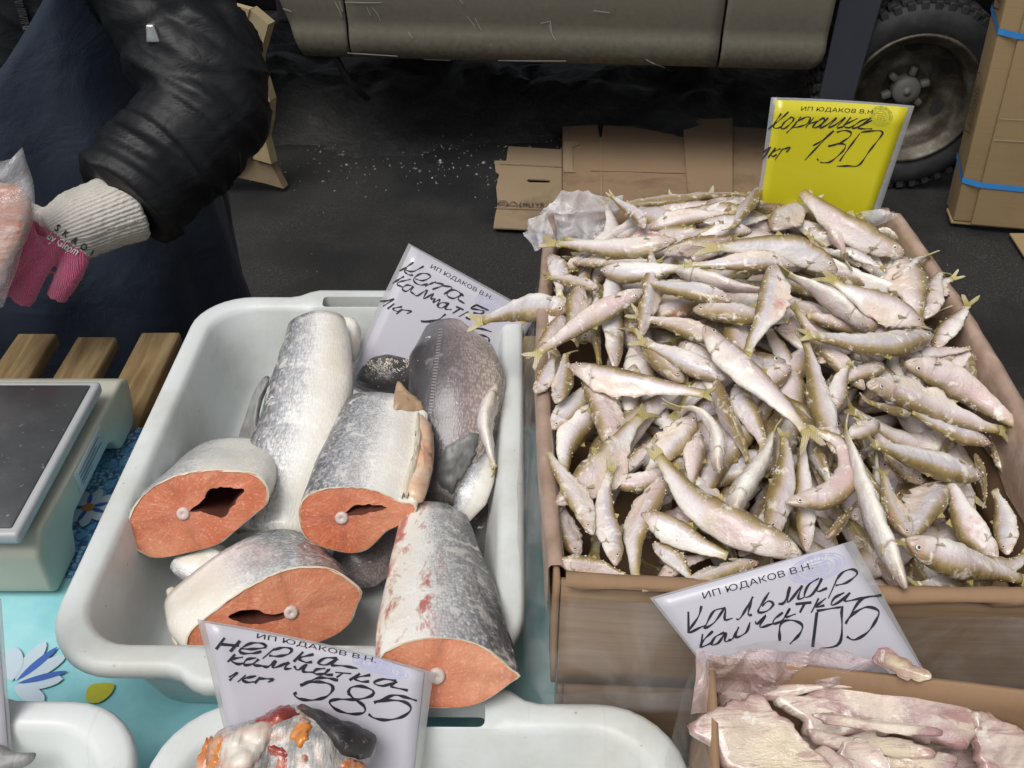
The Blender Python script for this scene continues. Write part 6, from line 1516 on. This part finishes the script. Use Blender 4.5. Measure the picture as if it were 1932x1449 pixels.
# ================================================================== squid carton
QO = V((.128, .398, 0)); qa = R(-7.5); QU = V((math.cos(qa), math.sin(qa), 0)) * .35; QW = V((-math.sin(qa), math.cos(qa), 0)) * -.50
q0 = QO + QW
carton('carton', 'closed brown carton underneath the squid carton', q0 + V((.024, .0, 0)) , QU * .92, -QW * .97, ZTR + .0005, ZB1 - .001, mats=('card_wood',) * 4, top=True)
QB = carton('carton', 'open carton of squid lined with crumpled clear plastic', q0, QU, -QW, ZB1 + .0005, ZB2, mats=('card_box',) * 4)
c8 = crop(1180, 980, .38923)
def C8(x, y, z): return pix(*c8(x, y), z)
SQ = [
 ('large pale squid mantle draped over the left rim of its carton', [(300, 1030), (340, 965), (430, 905), (560, 870), (640, 835), (700, 860), (760, 930), (850, 1010), (930, 1110), (1000, 1190), (1040, 1300), (820, 1320), (600, 1320), (480, 1180), (400, 1090)], .965, .022, (-.05, -.30, 1)),
 ('wide pink and yellow squid sheet lying across the back of the carton', [(700, 850), (860, 845), (960, 800), (1060, 790), (1240, 800), (1420, 785), (1560, 790), (1680, 810), (1690, 880), (1660, 960), (1640, 1060), (1560, 1100), (1380, 1060), (1180, 1040), (1000, 1060), (880, 1010), (780, 930)], .945, .024, (.02, -.42, .9)),
 ('reddish squid edge folded against the right side of the carton', [(1640, 1000), (1700, 930), (1790, 940), (1880, 1000), (1960, 1080), (1980, 1230), (1850, 1260), (1720, 1240), (1680, 1140)], .935, .02, (.2, -.4, .9)),
 ('purplish folded squid strip between the two large squid sheets', [(840, 1010), (950, 1020), (1100, 1060), (1280, 1050), (1440, 1100), (1480, 1150), (1300, 1150), (1130, 1130), (1000, 1110), (900, 1080)], .94, .012, (0, -.5, .85)),
 ('thick yellowish squid roll in front of the pink sheet', [(1030, 1120), (1070, 1095), (1150, 1100), (1220, 1150), (1260, 1240), (1200, 1290), (1100, 1240), (1040, 1170)], .945, .03, (0, -.3, .95)),
 ('ragged squid end with frayed edge, beside the yellowish roll', [(1240, 1150), (1350, 1150), (1480, 1130), (1600, 1140), (1615, 1200), (1560, 1260), (1400, 1290), (1280, 1260)], .93, .018, (0, -.3, .95)),
 ('small pale squid flake stuck on the back rim of its carton', [(1210, 690), (1240, 655), (1300, 665), (1380, 705), (1440, 740), (1452, 772), (1380, 780), (1290, 745), (1220, 715)], .972, .006, (0, -.5, .85)),
 ('dark reddish squid scrap tucked in the lined corner of the carton', [(450, 880), (470, 760), (500, 740), (560, 800), (620, 840), (560, 870), (480, 890)], .935, .018, (0, -.6, .8)),
 ('narrow pink squid fold lying over the front of the wide sheet', [(880, 930), (1000, 940), (1160, 970), (1330, 985), (1480, 1010), (1500, 1045), (1330, 1040), (1150, 1020), (980, 985), (890, 955)], .958, .014, (0, -.55, .8)),
 ('mauve squid strip curling along the lined wall of its carton', [(640, 850), (760, 800), (900, 790), (1040, 770), (1180, 770), (1300, 790), (1180, 815), (1000, 825), (860, 850), (740, 880)], .955, .012, (0, -.6, .8)),
 ('ragged squid flap hanging at the front of its carton', [(900, 1130), (980, 1120), (1050, 1190), (1120, 1280), (1060, 1330), (960, 1290), (900, 1210)], .957, .012, (0, -.3, .95)),
 ('squid sheet at the bottom of its carton, seen between larger sheets', [(560, 1180), (800, 1060), (1100, 960), (1500, 960), (1800, 1050), (1900, 1250), (1500, 1350), (900, 1400)], .905, .026, (0, -.1, 1))]
for k, (lab, pts, z, th, nr) in enumerate(SQ):
    v, f, at = pslab([c8(*p) for p in pts], z, th * .42, V(nr), wob=.0085 if th > .015 else .005, seed=k * 2.3 + 1, rings=26, n=110, edge=.86, curl=.014, wsc=13, rag=.007)
    o = mk('squid', v, f, MT['squid'], loc=base_of(v), attrs=at); tag(o, lab, 'squid', 'squid pieces in the carton')
crumple('crumpled_film', [c8(380, 640), c8(1080, 640), c8(1300, 770), c8(430, 900)], [.976, .978, .952, .935], (0, -.6, .8), .009, 3, 'film_pink', QB, 40)
crumple('crumpled_film', [c8(360, 650), c8(560, 600), c8(860, 600), c8(1000, 660)], [.972, .990, .992, .975], (0, -.5, .9), .007, 12, 'film', QB, 30)
crumple('crumpled_film', [c8(360, 640), c8(430, 660), c8(440, 930), c8(330, 960)], [.980, .978, .95, .955], (-.5, -.3, .9), .004, 14, 'film_pink', QB, 24)
v = []
for j in range(13):
    for i in range(25):
        s = i / 24; t = j / 12; p = QO.lerp(QO + QW, s * .9 - .02); nn = V((-math.cos(qa), -math.sin(qa), 0))
        v.append(V((p.x, p.y, ZB2 + .004 - .115 * t)) + nn * (.003 + .012 * t + .007 * nz((s * 14, t * 2, 0), 1, 5) + .003 * nz((s * 40, t * 3, 0), 1, 2)))
f = [(j * 25 + i, j * 25 + i + 1, (j + 1) * 25 + i + 1, (j + 1) * 25 + i) for j in range(12) for i in range(24)]; mk('clear_film', v, f, MT['film'], QB)

# ================================================================== near trays: sockeye chunk, dark tail, stray smelt tail
c9 = crop(370, 1150, .24327)
def P9(x, y, z): return pix(*c9(x, y), z)
SK = thing('sockeye_chunk', P9(800, 1100, .76), 'bloody sockeye chunk with black fin and orange flesh scraps in front of its sign', 'salmon')
def mound(pts, z, th, nr, mat, name, **kw):
    v, f, at = pslab([c9(*p) for p in pts], z, th, V(nr), n=64, rings=16, **kw); return mk(name, v, f, MT[mat], SK, attrs=[(.1 + .25 * a[0], .5, .55) for a in at]), v, f
sk, sv, sf = mound([(150, 1060), (240, 935), (330, 885), (440, 850), (600, 790), (740, 750), (880, 770), (1060, 850), (1250, 930), (1390, 1010), (1400, 1090), (1330, 1200), (1320, 1330), (1100, 1450), (600, 1500), (250, 1450), (120, 1250)], .868, .085, (-.02, -.42, .9), 'sockeye', 'skin', wob=.012, edge=.05, wsc=26)
sbv = BVHTree.FromPolygons(sv, sf)
def drape(*a, **k): drape_on(SK, sbv, c9, (780, 1000), .875, *a, **k)
drape('gill_lobe', [(570, 850), (600, 910), (580, 1010), (520, 1130), (420, 1230), (300, 1300), (200, 1290), (180, 1150), (210, 1040), (300, 950), (430, 890)], .004, 'pale_fin', seed=2.)
drape('black_skin', [(765, 748), (860, 768), (1000, 830), (1180, 905), (1330, 965), (1400, 1020), (1385, 1090), (1340, 1160), (1180, 1150), (1090, 1080), (1010, 970), (910, 860)], .006, 'black_skin', seed=3., rag=.1)
drape('red_flesh', [(420, 880), (530, 820), (640, 775), (770, 752), (800, 800), (730, 840), (650, 880), (590, 905), (520, 890)], .003, 'offal_red', seed=4., rag=.6)
drape('orange_flesh', [(740, 980), (800, 870), (850, 845), (895, 890), (880, 960), (850, 1040), (800, 1070), (765, 1030)], .003, 'offal', seed=5., rag=.6)
drape('torn_edge', [(0, 1150), (60, 1020), (110, 960), (160, 990), (215, 1010), (190, 1090), (180, 1200), (80, 1290), (0, 1300)], .004, 'offal', seed=6., rag=.8)
drape('blood_streak', [(560, 1060), (620, 1040), (700, 1090), (730, 1180), (690, 1260), (610, 1240), (640, 1150), (580, 1120)], .0018, 'offal_red', seed=7., rag=.8)
drape('orange_scrap', [(820, 1130), (850, 1120), (870, 1150), (850, 1180), (825, 1165)], .004, 'offal', seed=8.)
drape('cut_flesh', [(1110, 1190), (1180, 1160), (1300, 1190), (1340, 1250), (1280, 1330), (1150, 1320)], .003, 'offal', seed=9., rag=.7)
c10 = crop(0, 1080, .2547)
v, f, at = pslab([c10(-200, 1260), c10(-60, 1270), c10(20, 1280), c10(80, 1310), c10(160, 1330), c10(245, 1335), c10(262, 1330), c10(262, 1370), c10(220, 1420), c10(150, 1450), c10(60, 1480), c10(-60, 1520), c10(-220, 1500)], .845, .012, V((0, -.4, .9)), wob=.003, n=60)
o = mk('fish_tail', v, f, MT['fin_grey'], loc=base_of(v), attrs=at); tag(o, 'dark grey fish tail with frayed tip in the tray by the daisy print', 'fish tail')
smelt([pix(870, 1530, .79), pix(905, 1480, .795), pix(925, 1452, .80)], .026, 1, 's', seed=305, label='olive smelt tail sticking up in the sockeye tray')
